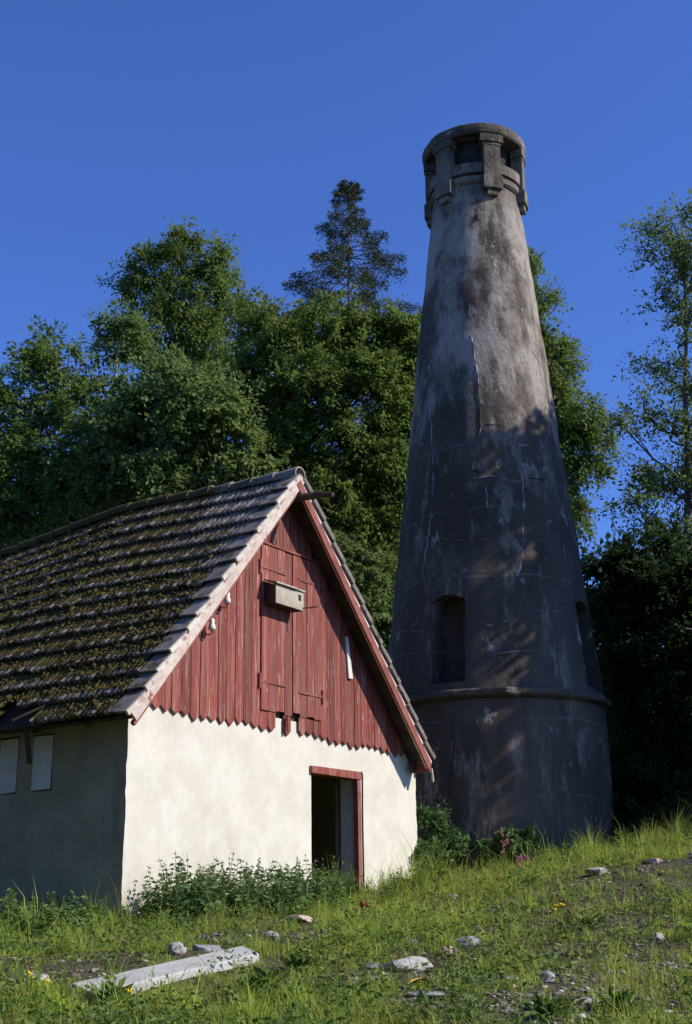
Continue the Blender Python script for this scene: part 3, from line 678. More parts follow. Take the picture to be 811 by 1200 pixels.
for pts, wd in [([(502, 468), (505, 500), (508, 545), (506, 600), (500, 640), (496, 668), (500, 692)], 3), ([(546, 562), (560, 560), (578, 557), (592, 562), (611, 564), (632, 567)], 2.5), ([(611, 552), (613, 575), (614, 598)], 7), ([(613, 612), (614, 632), (612, 655), (606, 676)], 4.5), ([(518, 632), (545, 633), (575, 632), (610, 632), (640, 634)], 1.6), ([(570, 570), (571, 596)], 3.5), ([(542, 611), (558, 609)], 3), ([(553, 392), (556, 420), (561, 450)], 2.5), ([(563, 500), (560, 520), (553, 556)], 2.5), ([(562, 731), (575, 733), (590, 733)], 2), ([(585, 728), (606, 728)], 2), ([(616, 717), (632, 715), (650, 716), (664, 718)], 2), ([(585, 729), (612, 727), (624, 733), (637, 745)], 2.2), ([(570, 768), (592, 765), (615, 763), (636, 763)], 2.5), ([(649, 762), (652, 795)], 2.2), ([(655, 703), (672, 706)], 2.5), ([(575, 457), (590, 450), (604, 447)], 3.5), ([(602, 478), (601, 490)], 5), ([(610, 492), (624, 495)], 3), ([(604, 520), (622, 523)], 3.5), ([(590, 500), (580, 497), (572, 496)], 2), ([(462, 742), (480, 738), (502, 742)], 2.5), ([(482, 737), (492, 722), (502, 712)], 2), ([(606, 444), (608, 450)], 7), ([(624, 412), (630, 425), (628, 440)], 2), ([(660, 640), (668, 690)], 2)]:
    streak(pts, wd, M['streak'], 'lime_streak')
for pts, wd in [([(554, 400), (558, 430), (562, 470), (563, 500), (558, 530), (554, 548)], 1.8), ([(555, 262), (558, 252), (561, 258)], 1.6), ([(505, 520), (509, 555)], 1.6), ([(552, 552), (564, 554)], 6), ([(618, 560), (640, 562)], 1.6), ([(531, 840), (528, 900), (526, 960)], 2)]:
    streak(pts, wd, M['crack'], 'crack', .014)

# ------------------------------------------------------------------ trees
def leaves(C, D, S, wr=.62, fold=.18, rng=RNG, face=None):
    """C centres, D axis, S length -> diamond leaves"""
    n = len(C); D = D / (np.linalg.norm(D, axis=1)[:, None] + 1e-9)
    q = rng.normal(size=(n, 3)); q = q if face is None else -(face + q * .38); X = np.cross(D, q); X /= np.linalg.norm(X, axis=1)[:, None] + 1e-9; Nn = np.cross(X, D)
    s = S[:, None]; V = np.empty((n, 4, 3))
    V[:, 0] = C; V[:, 1] = C + D * s * .5 + X * s * wr / 2 + Nn * s * fold; V[:, 2] = C + D * s; V[:, 3] = C + D * s * .5 - X * s * wr / 2 + Nn * s * fold
    b = np.arange(n)[:, None] * 4
    T = np.concatenate([b + np.array([[0, 1, 2]]), b + np.array([[0, 2, 3]])], 0)
    return V.reshape(-1, 3), T, np.repeat(rng.uniform(0, 1, n), 4)
def tree(name, label, cat, base, lobes, leaf_m, bark_m, trunk_r=.14, per_m2=7., n_leaf=70, leaf=.11, sig=.24, droop=.3, hang=0., group=None, seed=0, twigs=.35, shell=.45, trunk_top=None, fine=2.3):
    """lobes: (centre Vector, rx, rz) ; clumps of leaves spread through each lobe and hung on twigs"""
    rng = np.random.default_rng(seed); rnd = random.Random(seed)
    base = Vector(base); t = empty(name, base); tag(t, label, cat, group)
    top = Vector(trunk_top) if trunk_top else max((l[0] for l in lobes), key=lambda c: c.z)
    mb = MB(); n = 10; path = []
    for i in range(n + 1):
        f = i / n; p = base.lerp(top, f); a = Vector((rnd.uniform(-1, 1), rnd.uniform(-1, 1), 0)) * .13 * math.sin(math.pi * f); path.append(p + a)
    path[0] -= Vector((0, 0, .3)); rad = [trunk_r * (1 - .88 * i / n) * (1.35 if i == 0 else 1) for i in range(n + 1)]
    L = lambda p: Vector(p) - base
    mb.tube([L(p) for p in path], rad, 8)
    CC = []
    for (c, rx, rz) in lobes:
        # limb from the trunk to the lobe
        hz = min(max(c.z - 1.1 * math.hypot(c.x - base.x, c.y - base.y) - rz * .4, base.z + .15 * (top.z - base.z)), top.z - .1)
        k = (hz - base.z) / max(top.z - base.z, .1); i0 = min(int(k * n), n - 1); st = path[i0].lerp(path[i0 + 1], k * n - i0)
        mid = st.lerp(c, .5) + Vector((rnd.uniform(-.25, .25), rnd.uniform(-.25, .25), -.15))
        r0 = max(rad[i0] * .5, .02); limb = [st, st.lerp(mid, .5) + Vector((0, 0, -.05)), mid, mid.lerp(c, .55), c]
        mb.tube([L(p) for p in limb], [r0, r0 * .8, r0 * .6, r0 * .45, r0 * .25], 5, False)
        nc = max(4, int(1.25 * per_m2 * (rx * rz * 4 + rx * rx * 2)))
        dv = rng.normal(size=(nc, 3)); dv /= np.linalg.norm(dv, axis=1)[:, None]
        rr = shell + (1 - shell) * rng.uniform(0, 1, nc) ** .6
        wob = 1 + .22 * vnoise(dv * 2.6 + c.x, seed + 5) + .10 * vnoise(dv * 6 + c.z, seed + 6)
        q = np.array(c) + dv * (rr * wob)[:, None] * np.array([rx, rx, rz]); CC.append(q)
        for j in range(nc):
            if rnd.random() < twigs:
                e = Vector(q[j]); s = limb[rnd.choice((2, 3, 4, 4))]; m_ = s.lerp(e, .5) + Vector((rnd.uniform(-.12, .12), rnd.uniform(-.12, .12), rnd.uniform(-.05, .12)))
                mb.tube([L(s), L(m_), L(e)], [.022, .014, .006], 4, False)
    mb.build('trunk', bark_m, t, smooth=True)
    CC = np.concatenate(CC); k = rng.integers(int(n_leaf * .9 * fine), int(n_leaf * 2.3 * fine), len(CC)); idx = np.repeat(np.arange(len(CC)), k); N = len(idx)
    sg = sig * rng.uniform(.6, 1.5, len(CC))[idx]
    out = CC - CC.mean(0); out /= np.linalg.norm(out, axis=1)[:, None] + 1e-9
    NT = 5; tw = out[:, None, :] * .55 + rng.normal(size=(len(CC), NT, 3)) * .75; tw[..., 2] *= .75; tw[..., 2] -= .12 + hang
    tw /= np.linalg.norm(tw, axis=2)[..., None] + 1e-9
    tk = tw[idx, rng.integers(0, NT, N)]; f_ = rng.uniform(-.35, 1, N) ** 1
    g = rng.normal(size=(N, 3)); g /= (np.linalg.norm(g, axis=1)[:, None] + 1e-9)
    C = CC[idx] + tk * (f_ * sg * 2.1)[:, None] + g * (sg * (.12 + .32 * rng.uniform(0, 1, N)))[:, None]
    C[:, 2] -= .10 * np.clip(f_, 0, 1) ** 2 * sg / sig
    if hang: C[:, 2] -= rng.exponential(hang * .6, N)
    D = tk * .8 + g * .7 + rng.normal(size=(N, 3)) * .4; D[:, 2] -= droop
    S = 1.12 * (1.0 if fine < 1.2 else .74) * leaf * rng.uniform(.45, 1.4, N) * rng.uniform(.8, 1.25, len(CC))[idx]
    fc = g * .55 + (CC[idx] - CC.mean(0)) / (CC.std(0).mean() * 2.2); fc[:, 2] += .55
    V, T, A = leaves(C, D, S, .68, .12, rng, fc)
    np_mesh('crown', V - np.array(base), T, leaf_m, t, A)
    return t
DEEP = 0.
def lob(px, py, rpx, Y, rz=1.0, dy=0):
    Y = Y + dy + DEEP; return (at(px, py, Y), rpx / F_PX * Y, rpx / F_PX * Y * rz)
def gbase(px, Y):
    Y = Y + DEEP; x = ray(px, 900).x * Y; return (x, Y, float(ground_z(x, Y)))
GT = 'trees behind the shed and tower'
DEEP = 1.5
tree('alder_tree', 'broad dark alder at the left edge behind the shed roof', 'tree', gbase(60, 25), [lob(18, 470, 46, 25), lob(70, 425, 42, 25, .8), lob(-20, 560, 60, 25), lob(60, 520, 60, 25), lob(110, 480, 50, 25), lob(25, 600, 50, 25, .8), lob(95, 570, 45, 24.5), lob(140, 400, 38, 25.5, .8), lob(45, 408, 16, 25)], M['leaf_alder'], M['birchbark'], .16, 5.5, 60, .11, .26, group=GT, seed=1, twigs=.5)
DEEP = 2.0
tree('birch_tree', 'tall birch with pointed crown behind the left trees', 'tree', gbase(212, 29), [lob(212, 290, 26, 29, 1.2), lob(175, 312, 28, 29, .9), lob(155, 335, 18, 29, .8), lob(255, 310, 30, 29, 1.0), lob(215, 345, 40, 29), lob(270, 345, 24, 29), lob(185, 390, 42, 29), lob(245, 395, 46, 29), lob(215, 450, 55, 29)], M['leaf_birch'], M['birchbark'], .16, 7.5, 60, .10, .24, .5, .14, group=GT, seed=2, trunk_top=at(212, 300, 31))
DEEP = 1.6
tree('maple_tree', 'rounded bright green tree just left of the gable top', 'tree', gbase(225, 23.6), [lob(230, 470, 48, 23.6, .9), lob(265, 500, 32, 23.6, 1.0), lob(190, 450, 40, 23.8, .9), lob(160, 500, 40, 24), lob(215, 525, 42, 23.6, .8), lob(285, 545, 30, 23.2, .7), lob(130, 540, 38, 24), lob(180, 560, 40, 23.5, .7)], M['leaf_maple'], M['bark'], .14, 6.5, 64, .12, .25, group=GT, seed=3, twigs=.45)
DEEP = -0.3
tree('willow_tree', 'wide olive green tree crown directly behind the gable top', 'tree', gbase(385, 27), [lob(330, 400, 42, 27, .9), lob(385, 390, 46, 27, .9), lob(440, 395, 44, 27, .9), lob(480, 410, 34, 27, 1), lob(310, 450, 44, 27), lob(365, 455, 50, 26.5), lob(430, 460, 52, 26.5), lob(480, 480, 44, 27), lob(340, 520, 44, 26.5), lob(410, 530, 50, 26.5), lob(465, 560, 44, 26.8), lob(390, 600, 46, 26), lob(450, 640, 44, 26.5), lob(300, 380, 30, 27.5)], M['leaf_birch'], M['bark'], .17, 7.0, 60, .11, .26, .25, group=GT, seed=4)
DEEP = 1.6
tree('young_maple', 'small bright bush catching sun beside the right roof edge', 'shrub', gbase(425, 23), [lob(415, 645, 20, 23, .9), lob(437, 690, 22, 23, 1), lob(418, 710, 20, 23), lob(450, 730, 18, 23), lob(405, 670, 16, 23), lob(445, 665, 14, 23.4)], M['leaf_maple'], M['bark'], .05, 13, 60, .10, .16, group=GT, seed=5)
DEEP = 3.0
tree('birch_tree', 'tall birch half hidden behind the right side of the tower', 'tree', gbase(640, 27), [lob(622, 300, 14, 27, 1.3), lob(630, 345, 26, 27, .9), lob(622, 390, 28, 27), lob(640, 430, 32, 27), lob(655, 400, 18, 27), lob(655, 470, 30, 27), lob(680, 490, 34, 26.5, .9), lob(700, 510, 24, 26.3, .8), lob(655, 530, 38, 27), lob(690, 545, 24, 26.5, .8), lob(665, 590, 30, 27), lob(640, 480, 40, 27.4), lob(590, 420, 40, 27.5)], M['leaf_birch'], M['birchbark'], .15, 7, 55, .10, .22, .5, .16, group=GT, seed=6, trunk_top=at(622, 330, 30))
DEEP = 0.0
tree('ash_tree', 'slender open-branched tree at the right edge of the view', 'tree', gbase(815, 25.5), [lob(770, 265, 26, 25.5, .8), lob(800, 245, 22, 25.5, .9), lob(755, 300, 14, 25.5), lob(795, 300, 34, 25.5), lob(830, 290, 50, 25.5), lob(775, 345, 24, 25.5, .6), lob(810, 370, 34, 25.5), lob(785, 425, 28, 25.5, .7), lob(825, 440, 40, 25.5), lob(755, 480, 26, 25.5, .6), lob(725, 495, 22, 25.3, .6), lob(790, 500, 30, 25.5, .7), lob(770, 560, 36, 25.5, .7), lob(810, 560, 36, 25.5), lob(745, 590, 26, 25.5, .7), lob(790, 620, 40, 25.5, .7), lob(850, 520, 50, 25.5)], M['leaf_maple'], M['bark'], .13, 7.0, 40, .085, .26, .3, fine=1.6, group=GT, seed=7, twigs=.9, trunk_top=at(800, 270, 25.5))
# spruce --------------------------------------------------------------
def spruce(base, top, label, seed=0):
    rng = np.random.default_rng(seed); rnd = random.Random(seed); base = Vector(base); top = Vector(top); H = top.z - base.z
    t = empty('spruce_tree', base); tag(t, label, 'tree', GT); mb = MB(); tp_ = top - base
    mb.tube([tp_ * (i / 8) for i in range(9)], [.2 * (1 - i / 8.3) for i in range(9)], 7)
    C, D, S = [], [], []; z = 0.12
    while z < H * .62:
        Lb = (.30 + .50 * z) * rnd.uniform(.75, 1.1); Lb = min(Lb, 2.5); nb_ = rnd.choice((5, 6, 6, 7))
        for k in range(nb_):
            if z > .8 and rnd.random() < .25: continue
            a = 2 * math.pi * k / nb_ + rnd.uniform(-.3, .3); ln = Lb * rnd.uniform(.6, 1.12); d = Vector((math.cos(a), math.sin(a), 0)); p0 = tp_ * ((H - z) / H)
            pts = [p0 + d * (ln * f) + Vector((0, 0, (.12 if z < .8 else -.06) * ln * f + (-.30 * f * f * ln + .22 * ln * f ** 3 if z > .8 else .1 * f * ln))) for f in (0, .25, .5, .75, 1)]
            mb.tube(pts, [.022, .017, .013, .009, .004], 4, False)
            m = int(260 * ln + 50); f = rng.uniform(.3 if z > 1 else .05, 1, m) ** .6; i0 = np.minimum((f * 4).astype(int), 3); A = np.array([tuple(q) for q in pts]); q = A[i0] + (A[i0 + 1] - A[i0]) * ((f * 4 - i0))[:, None]
            side = rng.normal(size=(m, 3)) * np.array([.10, .10, .05]) * (1.25 - f)[:, None] * min(1.4, .5 + ln); q = q + side; q[:, 2] -= rng.exponential(.13, m) * (z > .7)
            C.append(q); dd = np.array(d)[None] * .6 + side * 5 + rng.normal(size=(m, 3)) * .5; dd[:, 2] -= .15; D.append(dd); S.append(rng.uniform(.06, .13, m))
        z += rnd.uniform(.20, .34)
    mb.build('trunk', M['sprucebark'], t, smooth=True)
    V, T, A = leaves(np.concatenate(C), np.concatenate(D), np.concatenate(S), .24, .04, rng); np_mesh('crown', V, T, M['needle'], t, A); return t
spruce(gbase(410, 34), at(408, 216, 34), 'lone spruce whose thin pointed top rises above the other trees', 8)
GU = 'shaded understory behind the roof'
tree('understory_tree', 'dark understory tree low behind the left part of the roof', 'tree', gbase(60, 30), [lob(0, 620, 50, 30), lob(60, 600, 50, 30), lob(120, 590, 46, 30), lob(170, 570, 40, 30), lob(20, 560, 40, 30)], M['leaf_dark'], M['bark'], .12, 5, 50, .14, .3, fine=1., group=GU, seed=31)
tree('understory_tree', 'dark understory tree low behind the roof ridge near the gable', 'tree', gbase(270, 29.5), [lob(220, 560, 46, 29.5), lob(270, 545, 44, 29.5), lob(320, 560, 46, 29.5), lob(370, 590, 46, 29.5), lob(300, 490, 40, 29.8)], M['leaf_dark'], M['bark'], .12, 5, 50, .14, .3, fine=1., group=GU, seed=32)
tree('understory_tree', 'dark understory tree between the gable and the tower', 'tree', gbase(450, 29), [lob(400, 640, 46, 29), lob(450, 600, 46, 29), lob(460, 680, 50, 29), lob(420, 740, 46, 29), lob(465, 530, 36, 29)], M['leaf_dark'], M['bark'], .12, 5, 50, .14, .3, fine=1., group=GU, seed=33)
# shaded thicket right of the tower ----------------------------------------
GS = 'dark thicket right of the tower'
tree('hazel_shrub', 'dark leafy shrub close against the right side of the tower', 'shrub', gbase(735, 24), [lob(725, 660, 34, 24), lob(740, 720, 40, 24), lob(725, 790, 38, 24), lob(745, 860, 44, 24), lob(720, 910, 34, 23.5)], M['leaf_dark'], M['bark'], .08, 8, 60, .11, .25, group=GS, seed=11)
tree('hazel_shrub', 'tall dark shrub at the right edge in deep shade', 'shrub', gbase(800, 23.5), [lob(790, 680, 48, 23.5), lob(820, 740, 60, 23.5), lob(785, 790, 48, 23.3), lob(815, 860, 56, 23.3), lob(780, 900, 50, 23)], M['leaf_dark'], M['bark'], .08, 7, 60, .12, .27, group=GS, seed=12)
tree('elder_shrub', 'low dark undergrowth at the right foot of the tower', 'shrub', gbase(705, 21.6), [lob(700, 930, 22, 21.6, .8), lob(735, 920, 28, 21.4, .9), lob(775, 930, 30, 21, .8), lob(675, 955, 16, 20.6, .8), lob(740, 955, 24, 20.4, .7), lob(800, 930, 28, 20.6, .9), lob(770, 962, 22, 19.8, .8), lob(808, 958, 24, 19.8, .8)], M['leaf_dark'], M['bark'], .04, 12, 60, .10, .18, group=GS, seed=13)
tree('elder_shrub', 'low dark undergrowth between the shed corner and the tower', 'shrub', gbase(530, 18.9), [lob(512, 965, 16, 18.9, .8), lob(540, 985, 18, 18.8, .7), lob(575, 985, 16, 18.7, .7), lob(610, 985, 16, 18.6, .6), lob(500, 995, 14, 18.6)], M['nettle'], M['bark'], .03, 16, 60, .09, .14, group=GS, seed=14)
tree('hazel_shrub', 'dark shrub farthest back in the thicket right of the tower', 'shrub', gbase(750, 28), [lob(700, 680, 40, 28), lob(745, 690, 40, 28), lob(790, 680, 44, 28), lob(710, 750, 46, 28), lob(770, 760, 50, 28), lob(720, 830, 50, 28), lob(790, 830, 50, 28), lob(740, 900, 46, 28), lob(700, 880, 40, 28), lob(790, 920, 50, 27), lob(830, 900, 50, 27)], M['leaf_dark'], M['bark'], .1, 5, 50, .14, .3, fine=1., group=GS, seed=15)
# trees beyond the right edge that throw the shade on the tower -----------------
GR = 'trees beyond the right edge'
def shade(x, y, h, w_, seed, dens=6., label=''):
    b = Vector((x, y, float(ground_z(x, y)))); rnd = random.Random(seed); L = []
    for k in range(16):
        f = rnd.uniform(.12, .95); r = w_ * (1 - abs(f - .45) * 1.1) * rnd.uniform(.35, 1); a = rnd.uniform(0, 6.28); L.append((b + Vector((math.cos(a) * r, math.sin(a) * r, h * f)), w_ * .42, w_ * .4))
    L.append((b + Vector((0, 0, h * .97)), w_ * .3, w_ * .35))
    tree('ash_tree', label, 'tree', b, L, M['leaf_alder'], M['bark'], .16, dens * .38, 30, .19, .30, fine=1., group=GR, seed=seed, trunk_top=b + Vector((0, 0, h * .95)))
shade(10.2, 19.3, 11.2, 2.5, 21, 9, 'leafy tree just beyond the right edge that shades the tower foot')
shade(8.5, 20.2, 9.0, 2.1, 22, 9, 'smaller tree beyond the right edge behind the shading tree')
shade(13.2, 18.8, 12.6, 2.6, 23, 9., 'farther tree beyond the right edge level with the tower')

STONES = [(478, 1137, 64, 15, 'stone_pale', 'large flat pale stone in the grass at lower centre'), (548, 1107, 28, 12, 'stone_grey', 'grey stone with a pale top right of the large flat stone'), (483, 1109, 15, 9, 'stone_grey', 'small dark pointed stone above the large flat stone'), (524, 1117, 15, 8, 'stone_pink', 'small pinkish stone between the flat and the grey stone'), (436, 1136, 18, 8, 'stone_grey', 'dark stone touching the left end of the large flat stone'), (207, 1116, 20, 13, 'stone_pale', 'pale blocky stone above the middle of the fallen slab'), (243, 1114, 42, 7, 'stone_grey', 'flat dark rubble stone behind the upper end of the slab'), (318, 1101, 16, 9, 'stone_pale', 'small pale stone beyond the right end of the slab'), (628, 1184, 24, 10, 'stone_pale', 'pale stone in the gravel at the bottom right'), (640, 1150, 20, 11, 'stone_grey', 'dark grey stone in the gravel above the bottom pale stone'), (45, 1150, 24, 8, 'stone_pale', 'half buried pale stone left of the slab'), (88, 1158, 12, 6, 'stone_pink', 'little pinkish stone at the left tip of the slab'), (496, 1168, 46, 6, 'stone_grey', 'flat grey stone sunk in the turf below the large flat one'), (700, 1024, 26, 7, 'stone_pale', 'pale stone at the left end of the gravel bank'), (765, 1012, 22, 6, 'stone_pink', 'pinkish stone on the gravel bank at right'), (532, 1053, 10, 6, 'stone_pale', 'small white stone alone in the grass near the shed corner'), (772, 1102, 14, 8, 'stone_pale', 'small white stone at right in thin grass'), (352, 1080, 30, 7, 'stone_pink', 'flat brownish stone in front of the doorway'), (686, 1178, 14, 9, 'stone_pale', 'upright pale stone near the bottom right corner')]
GC = 'unseen trees added to cut the sky light'
def sky_blocker(x, y, h, w_, seed, label):  # added unseen trees, placed to block sky fill on the shaded faces
    b = Vector((x, y, float(ground_z(x, y)))); rnd = random.Random(seed); L = []
    for k in range(18):
        f = rnd.uniform(.08, .95); r = w_ * (1 - abs(f - .45) * 1.0) * rnd.uniform(.3, 1); a = rnd.uniform(0, 6.28); L.append((b + Vector((math.cos(a) * r, math.sin(a) * r, h * f)), w_ * .45, w_ * .42))
    tree('alder_tree', label, 'tree', b, L, M['leaf_alder'], M['bark'], .2, 2.6, 14, .42, .5, fine=1., group=GC, seed=seed, trunk_top=b + Vector((0, 0, h * .95)), twigs=.1)
for i, (x, y, h, w_, lab) in enumerate(((-13, 11, 13, 3.6, 'unseen alder added left of the shed to cut the sky light'), (-11.5, 4, 13, 3.6, 'unseen alder added to the left of the viewer to cut the sky light'), (-9, -3, 14, 3.8, 'unseen alder added behind the viewer on the left to cut the sky light'), (-3, -8, 14, 3.8, 'unseen alder added straight behind the viewer to cut the sky light'), (4, -9.5, 14, 3.8, 'unseen alder added behind the viewer on the right to cut the sky light'))): sky_blocker(x, y, h, w_, 61 + i, lab)
# ------------------------------------------------------------------ grass, weeds, gravel
def inside_house(x, y):
    q = np.stack([x - CX, y - CY], -1); s = q @ np.array([_d.x, _d.y]); t = -(q @ np.array([_n.x, _n.y]))
    return (s > -.03) & (s < W_ + .03) & (t > -.03) & (t < L_ + .03)
SLAB = [on_ground(*q, up=.07) for q in ((84, 1152), (284, 1108), (304, 1117), (108, 1164))]
SLABC = sum(SLAB, Vector()) / 4
def in_slab(x, y):
    r = np.ones_like(x, bool); sg = None
    for a, b in zip(SLAB, SLAB[1:] + SLAB[:1]):
        c = (b.x - a.x) * (y - a.y) - (b.y - a.y) * (x - a.x); r &= (c < .0)
    return r
def near_stone(x, y):
    r = np.zeros(len(x), bool)
    for sp_ in STONES:
        q_ = on_ground(sp_[0], sp_[1]); rr_ = sp_[2] * q_.y / F_PX; r |= np.hypot((x - q_.x) / (rr_ * .7), (y - q_.y + rr_ * .8) / (rr_ * 1.5)) < 1
    return r | (np.hypot((x - SLABC.x) / 1.35, (y - SLABC.y + .15) / .55) < 1) & (RNG.uniform(0, 1, len(x)) < .8)
def scatter(n, y0=6.6, y1=22., p=1.35):
    y = y0 + (y1 - y0) * RNG.uniform(0, 1, n) ** p; x = RNG.uniform(-.31, .33, n) * y
    ok = ~inside_house(x, y) & ~in_slab(x, y) & (np.hypot(x - 2.35, y - TY) > 1.95)
    return x[ok], y[ok]
def blades(name, x, y, h, wd, lean, mat, label, b, tc):
    n = len(x); z = ground_z(x, y) - .015; a = RNG.uniform(0, 6.28, n)
    side = np.stack([np.cos(a), np.sin(a), 0 * a], -1) * (wd / 2)[:, None]; dr = np.stack([np.cos(b), np.sin(b), 0 * b], -1) * (lean * h)[:, None]
    B = np.stack([x, y, z], -1); U = np.zeros((n, 3)); U[:, 2] = h
    V = np.empty((n, 5, 3)); V[:, 0] = B - side; V[:, 1] = B + side; V[:, 2] = B + U * .55 + dr * .3 + side * .8; V[:, 3] = B + U * .55 + dr * .3 - side * .8; V[:, 4] = B + U * (1 - .25 * lean[:, None]) + dr
    k = np.arange(n)[:, None] * 5; T = np.concatenate([k + np.array([[0, 1, 2]]), k + np.array([[0, 2, 3]]), k + np.array([[3, 2, 4]])])
    o = np_mesh(name, V.reshape(-1, 3), T, mat, None, np.repeat(tc, 5)); tag(o, label, 'grass', None, 'stuff'); return o
x, y = scatter(95000); tx, ty = scatter(6500); tn = RNG.integers(10, 34, len(tx)); ti = np.repeat(np.arange(len(tx)), tn); tr = RNG.uniform(.02, .075, len(tx))[ti]
qa = RNG.uniform(0, 6.28, len(ti)); qr = tr * np.sqrt(RNG.uniform(0, 1, len(ti))); ux = tx[ti] + np.cos(qa) * qr; uy = ty[ti] + np.sin(qa) * qr
th = RNG.uniform(.5, 1.7, len(tx))[ti] * (1.1 - .5 * qr / tr); BA = np.concatenate([RNG.uniform(0, 6.28, len(x)), qa + RNG.normal(0, .5, len(ti))]); HM = np.concatenate([np.full(len(x), .62), th])
x = np.concatenate([x, ux]); y = np.concatenate([y, uy]); TC = np.concatenate([RNG.uniform(0, 1, len(x) - len(ux)), np.clip(RNG.uniform(0, 1, len(tx))[ti] * .75 + RNG.uniform(0, .25, len(ti)), 0, 1)])
P = np.stack([x, y, 0 * x], -1); bz = bare(x, y); keep = (RNG.uniform(0, 1, len(x)) > bz * .95) & ~inside_house(x, y) & ~in_slab(x, y); x, y, P, bz, BA, HM, TC = x[keep], y[keep], P[keep], bz[keep], BA[keep], HM[keep], TC[keep]
cl = .5 + .5 * np.clip(vnoise(P * 1.7, 31) + .8 * vnoise(P * 5, 32), -1, 1); cl = np.where(RNG.uniform(0, 1, len(x)) < .012, 1.5, cl)
nearw = np.exp(-np.abs((x - CX) * _n.x + (y - CY) * _n.y) / .5) * ((x - CX) * _d.x + (y - CY) * _d.y < W_ + .5)
h = (.045 + .16 * cl ** 1.6) * HM * (1 - .55 * bz) * RNG.uniform(.5, 1.4, len(x)) * (1 + .7 * nearw) * (1 + .7 * sstep(y, 14.5, 16.5))
dsl = np.clip(np.hypot((x - SLABC.x) / 1.5, (y - SLABC.y) / .9), 0, 1.4); h *= .4 + .6 * sstep(dsl, .6, 1.2)
for sp_ in STONES:
    q_ = on_ground(sp_[0], sp_[1]); rr_ = sp_[2] * q_.y / F_PX; dd_ = np.hypot((x - q_.x) / (rr_ * .75), (y - q_.y + rr_ * .9) / (rr_ * 1.6)); h *= .22 + .78 * sstep(dd_, .7, 1.15); h[np.hypot((x - q_.x) / (rr_ * .62), (y - q_.y) / (rr_ * .5)) < 1] = .001
blades('grass', x, y, h, (.003 + .006 * RNG.uniform(0, 1, len(x))), RNG.uniform(.1, .9, len(x)), M['grass'], 'patchy green meadow grass on the slope in front of the shed', BA, TC)
# small broadleaved weeds in the sward
x, y = scatter(11000); bz = bare(x, y); P = np.stack([x, y, 0 * x], -1); keep = (RNG.uniform(0, 1, len(x)) > bz) & (vnoise(P * 1.3, 41) > -.25) & ~near_stone(x, y); x, y = x[keep], y[keep]
nl = RNG.integers(5, 14, len(x)); idx = np.repeat(np.arange(len(x)), nl); N = len(idx); hh = RNG.uniform(.04, .22, len(x))[idx] * RNG.uniform(.1, 1, N)
C = np.stack([x[idx] + RNG.normal(0, .03, N), y[idx] + RNG.normal(0, .03, N), 0 * hh], -1); C[:, 2] = ground_z(C[:, 0], C[:, 1]) + hh
D = RNG.normal(size=(N, 3)); D[:, 2] = RNG.uniform(-.1, .9, N)
V, T, A = leaves(C, D, .016 + .045 * RNG.uniform(0, 1, N) ** 2, .45, .1); o = np_mesh('low_weeds', V, T, M['weed'], None, A); tag(o, 'small broadleaved weeds growing among the grass', 'weeds', None, 'stuff')
x, y = scatter(1500); P = np.stack([x, y, 0 * x], -1); keep = (vnoise(P * .9, 44) > .05) & (bare(x, y) < .5) & ~near_stone(x, y); x, y = x[keep], y[keep]
nl = RNG.integers(8, 22, len(x)); idx = np.repeat(np.arange(len(x)), nl); N = len(idx); hh = RNG.uniform(.08, .30, len(x))[idx] * RNG.uniform(.15, 1, N)
C = np.stack([x[idx] + RNG.normal(0, .022, N), y[idx] + RNG.normal(0, .022, N), 0 * hh], -1); C[:, 2] = ground_z(C[:, 0], C[:, 1]) + hh
D = RNG.normal(size=(N, 3)); D[:, 2] = RNG.uniform(-.3, .9, N)
V, T, A = leaves(C, D, RNG.uniform(.025, .075, N), .28, .1); A = np.clip(np.repeat(RNG.uniform(0, 1.15, len(x))[idx], 4) * .8 + A * .2, 0, 1); o = np_mesh('taller_weeds', V, T, M['weed2'], None, A); tag(o, 'narrow-leaved and rusty taller weeds scattered through the grass', 'weeds', None, 'stuff')
# gravel
def pebbles(n, lo, hi):
    x, y = scatter(n * 6, 6.6, 17.5, 1.2); bz = bare(x, y); keep = RNG.uniform(0, 1, len(x)) < bz ** 1.3 * 1.2 + .035; x, y = x[keep][:n], y[keep][:n]; m = len(x)
    ph = (1 + 5 ** .5) / 2; I = np.array([(-1, ph, 0), (1, ph, 0), (-1, -ph, 0), (1, -ph, 0), (0, -1, ph), (0, 1, ph), (0, -1, -ph), (0, 1, -ph), (ph, 0, -1), (ph, 0, 1), (-ph, 0, -1), (-ph, 0, 1)]) / 1.9
    Fc = np.array([(0, 11, 5), (0, 5, 1), (0, 1, 7), (0, 7, 10), (0, 10, 11), (1, 5, 9), (5, 11, 4), (11, 10, 2), (10, 7, 6), (7, 1, 8), (3, 9, 4), (3, 4, 2), (3, 2, 6), (3, 6, 8), (3, 8, 9), (4, 9, 5), (2, 4, 11), (6, 2, 10), (8, 6, 7), (9, 8, 1)])
    s = lo + (hi - lo) * RNG.uniform(0, 1, m) ** 4.5; a = RNG.uniform(0, 6.28, m); J = I[None] * (1 + RNG.uniform(-.42, .42, (m, 12, 3))) * (s[:, None, None] * np.stack([RNG.uniform(.8, 1.5, m), RNG.uniform(.6, 1, m), RNG.uniform(.25, .6, m)], -1)[:, None])
    c, sn = np.cos(a)[:, None], np.sin(a)[:, None]; X = J[..., 0] * c - J[..., 1] * sn; Y = J[..., 0] * sn + J[..., 1] * c
    V = np.stack([X + x[:, None], Y + y[:, None], J[..., 2] + (ground_z(x, y) + s * .02)[:, None]], -1)
    T = (np.arange(m)[:, None, None] * 12 + Fc[None]).reshape(-1, 3); return V.reshape(-1, 3), T, np.repeat(RNG.uniform(0, 1, m), 12)
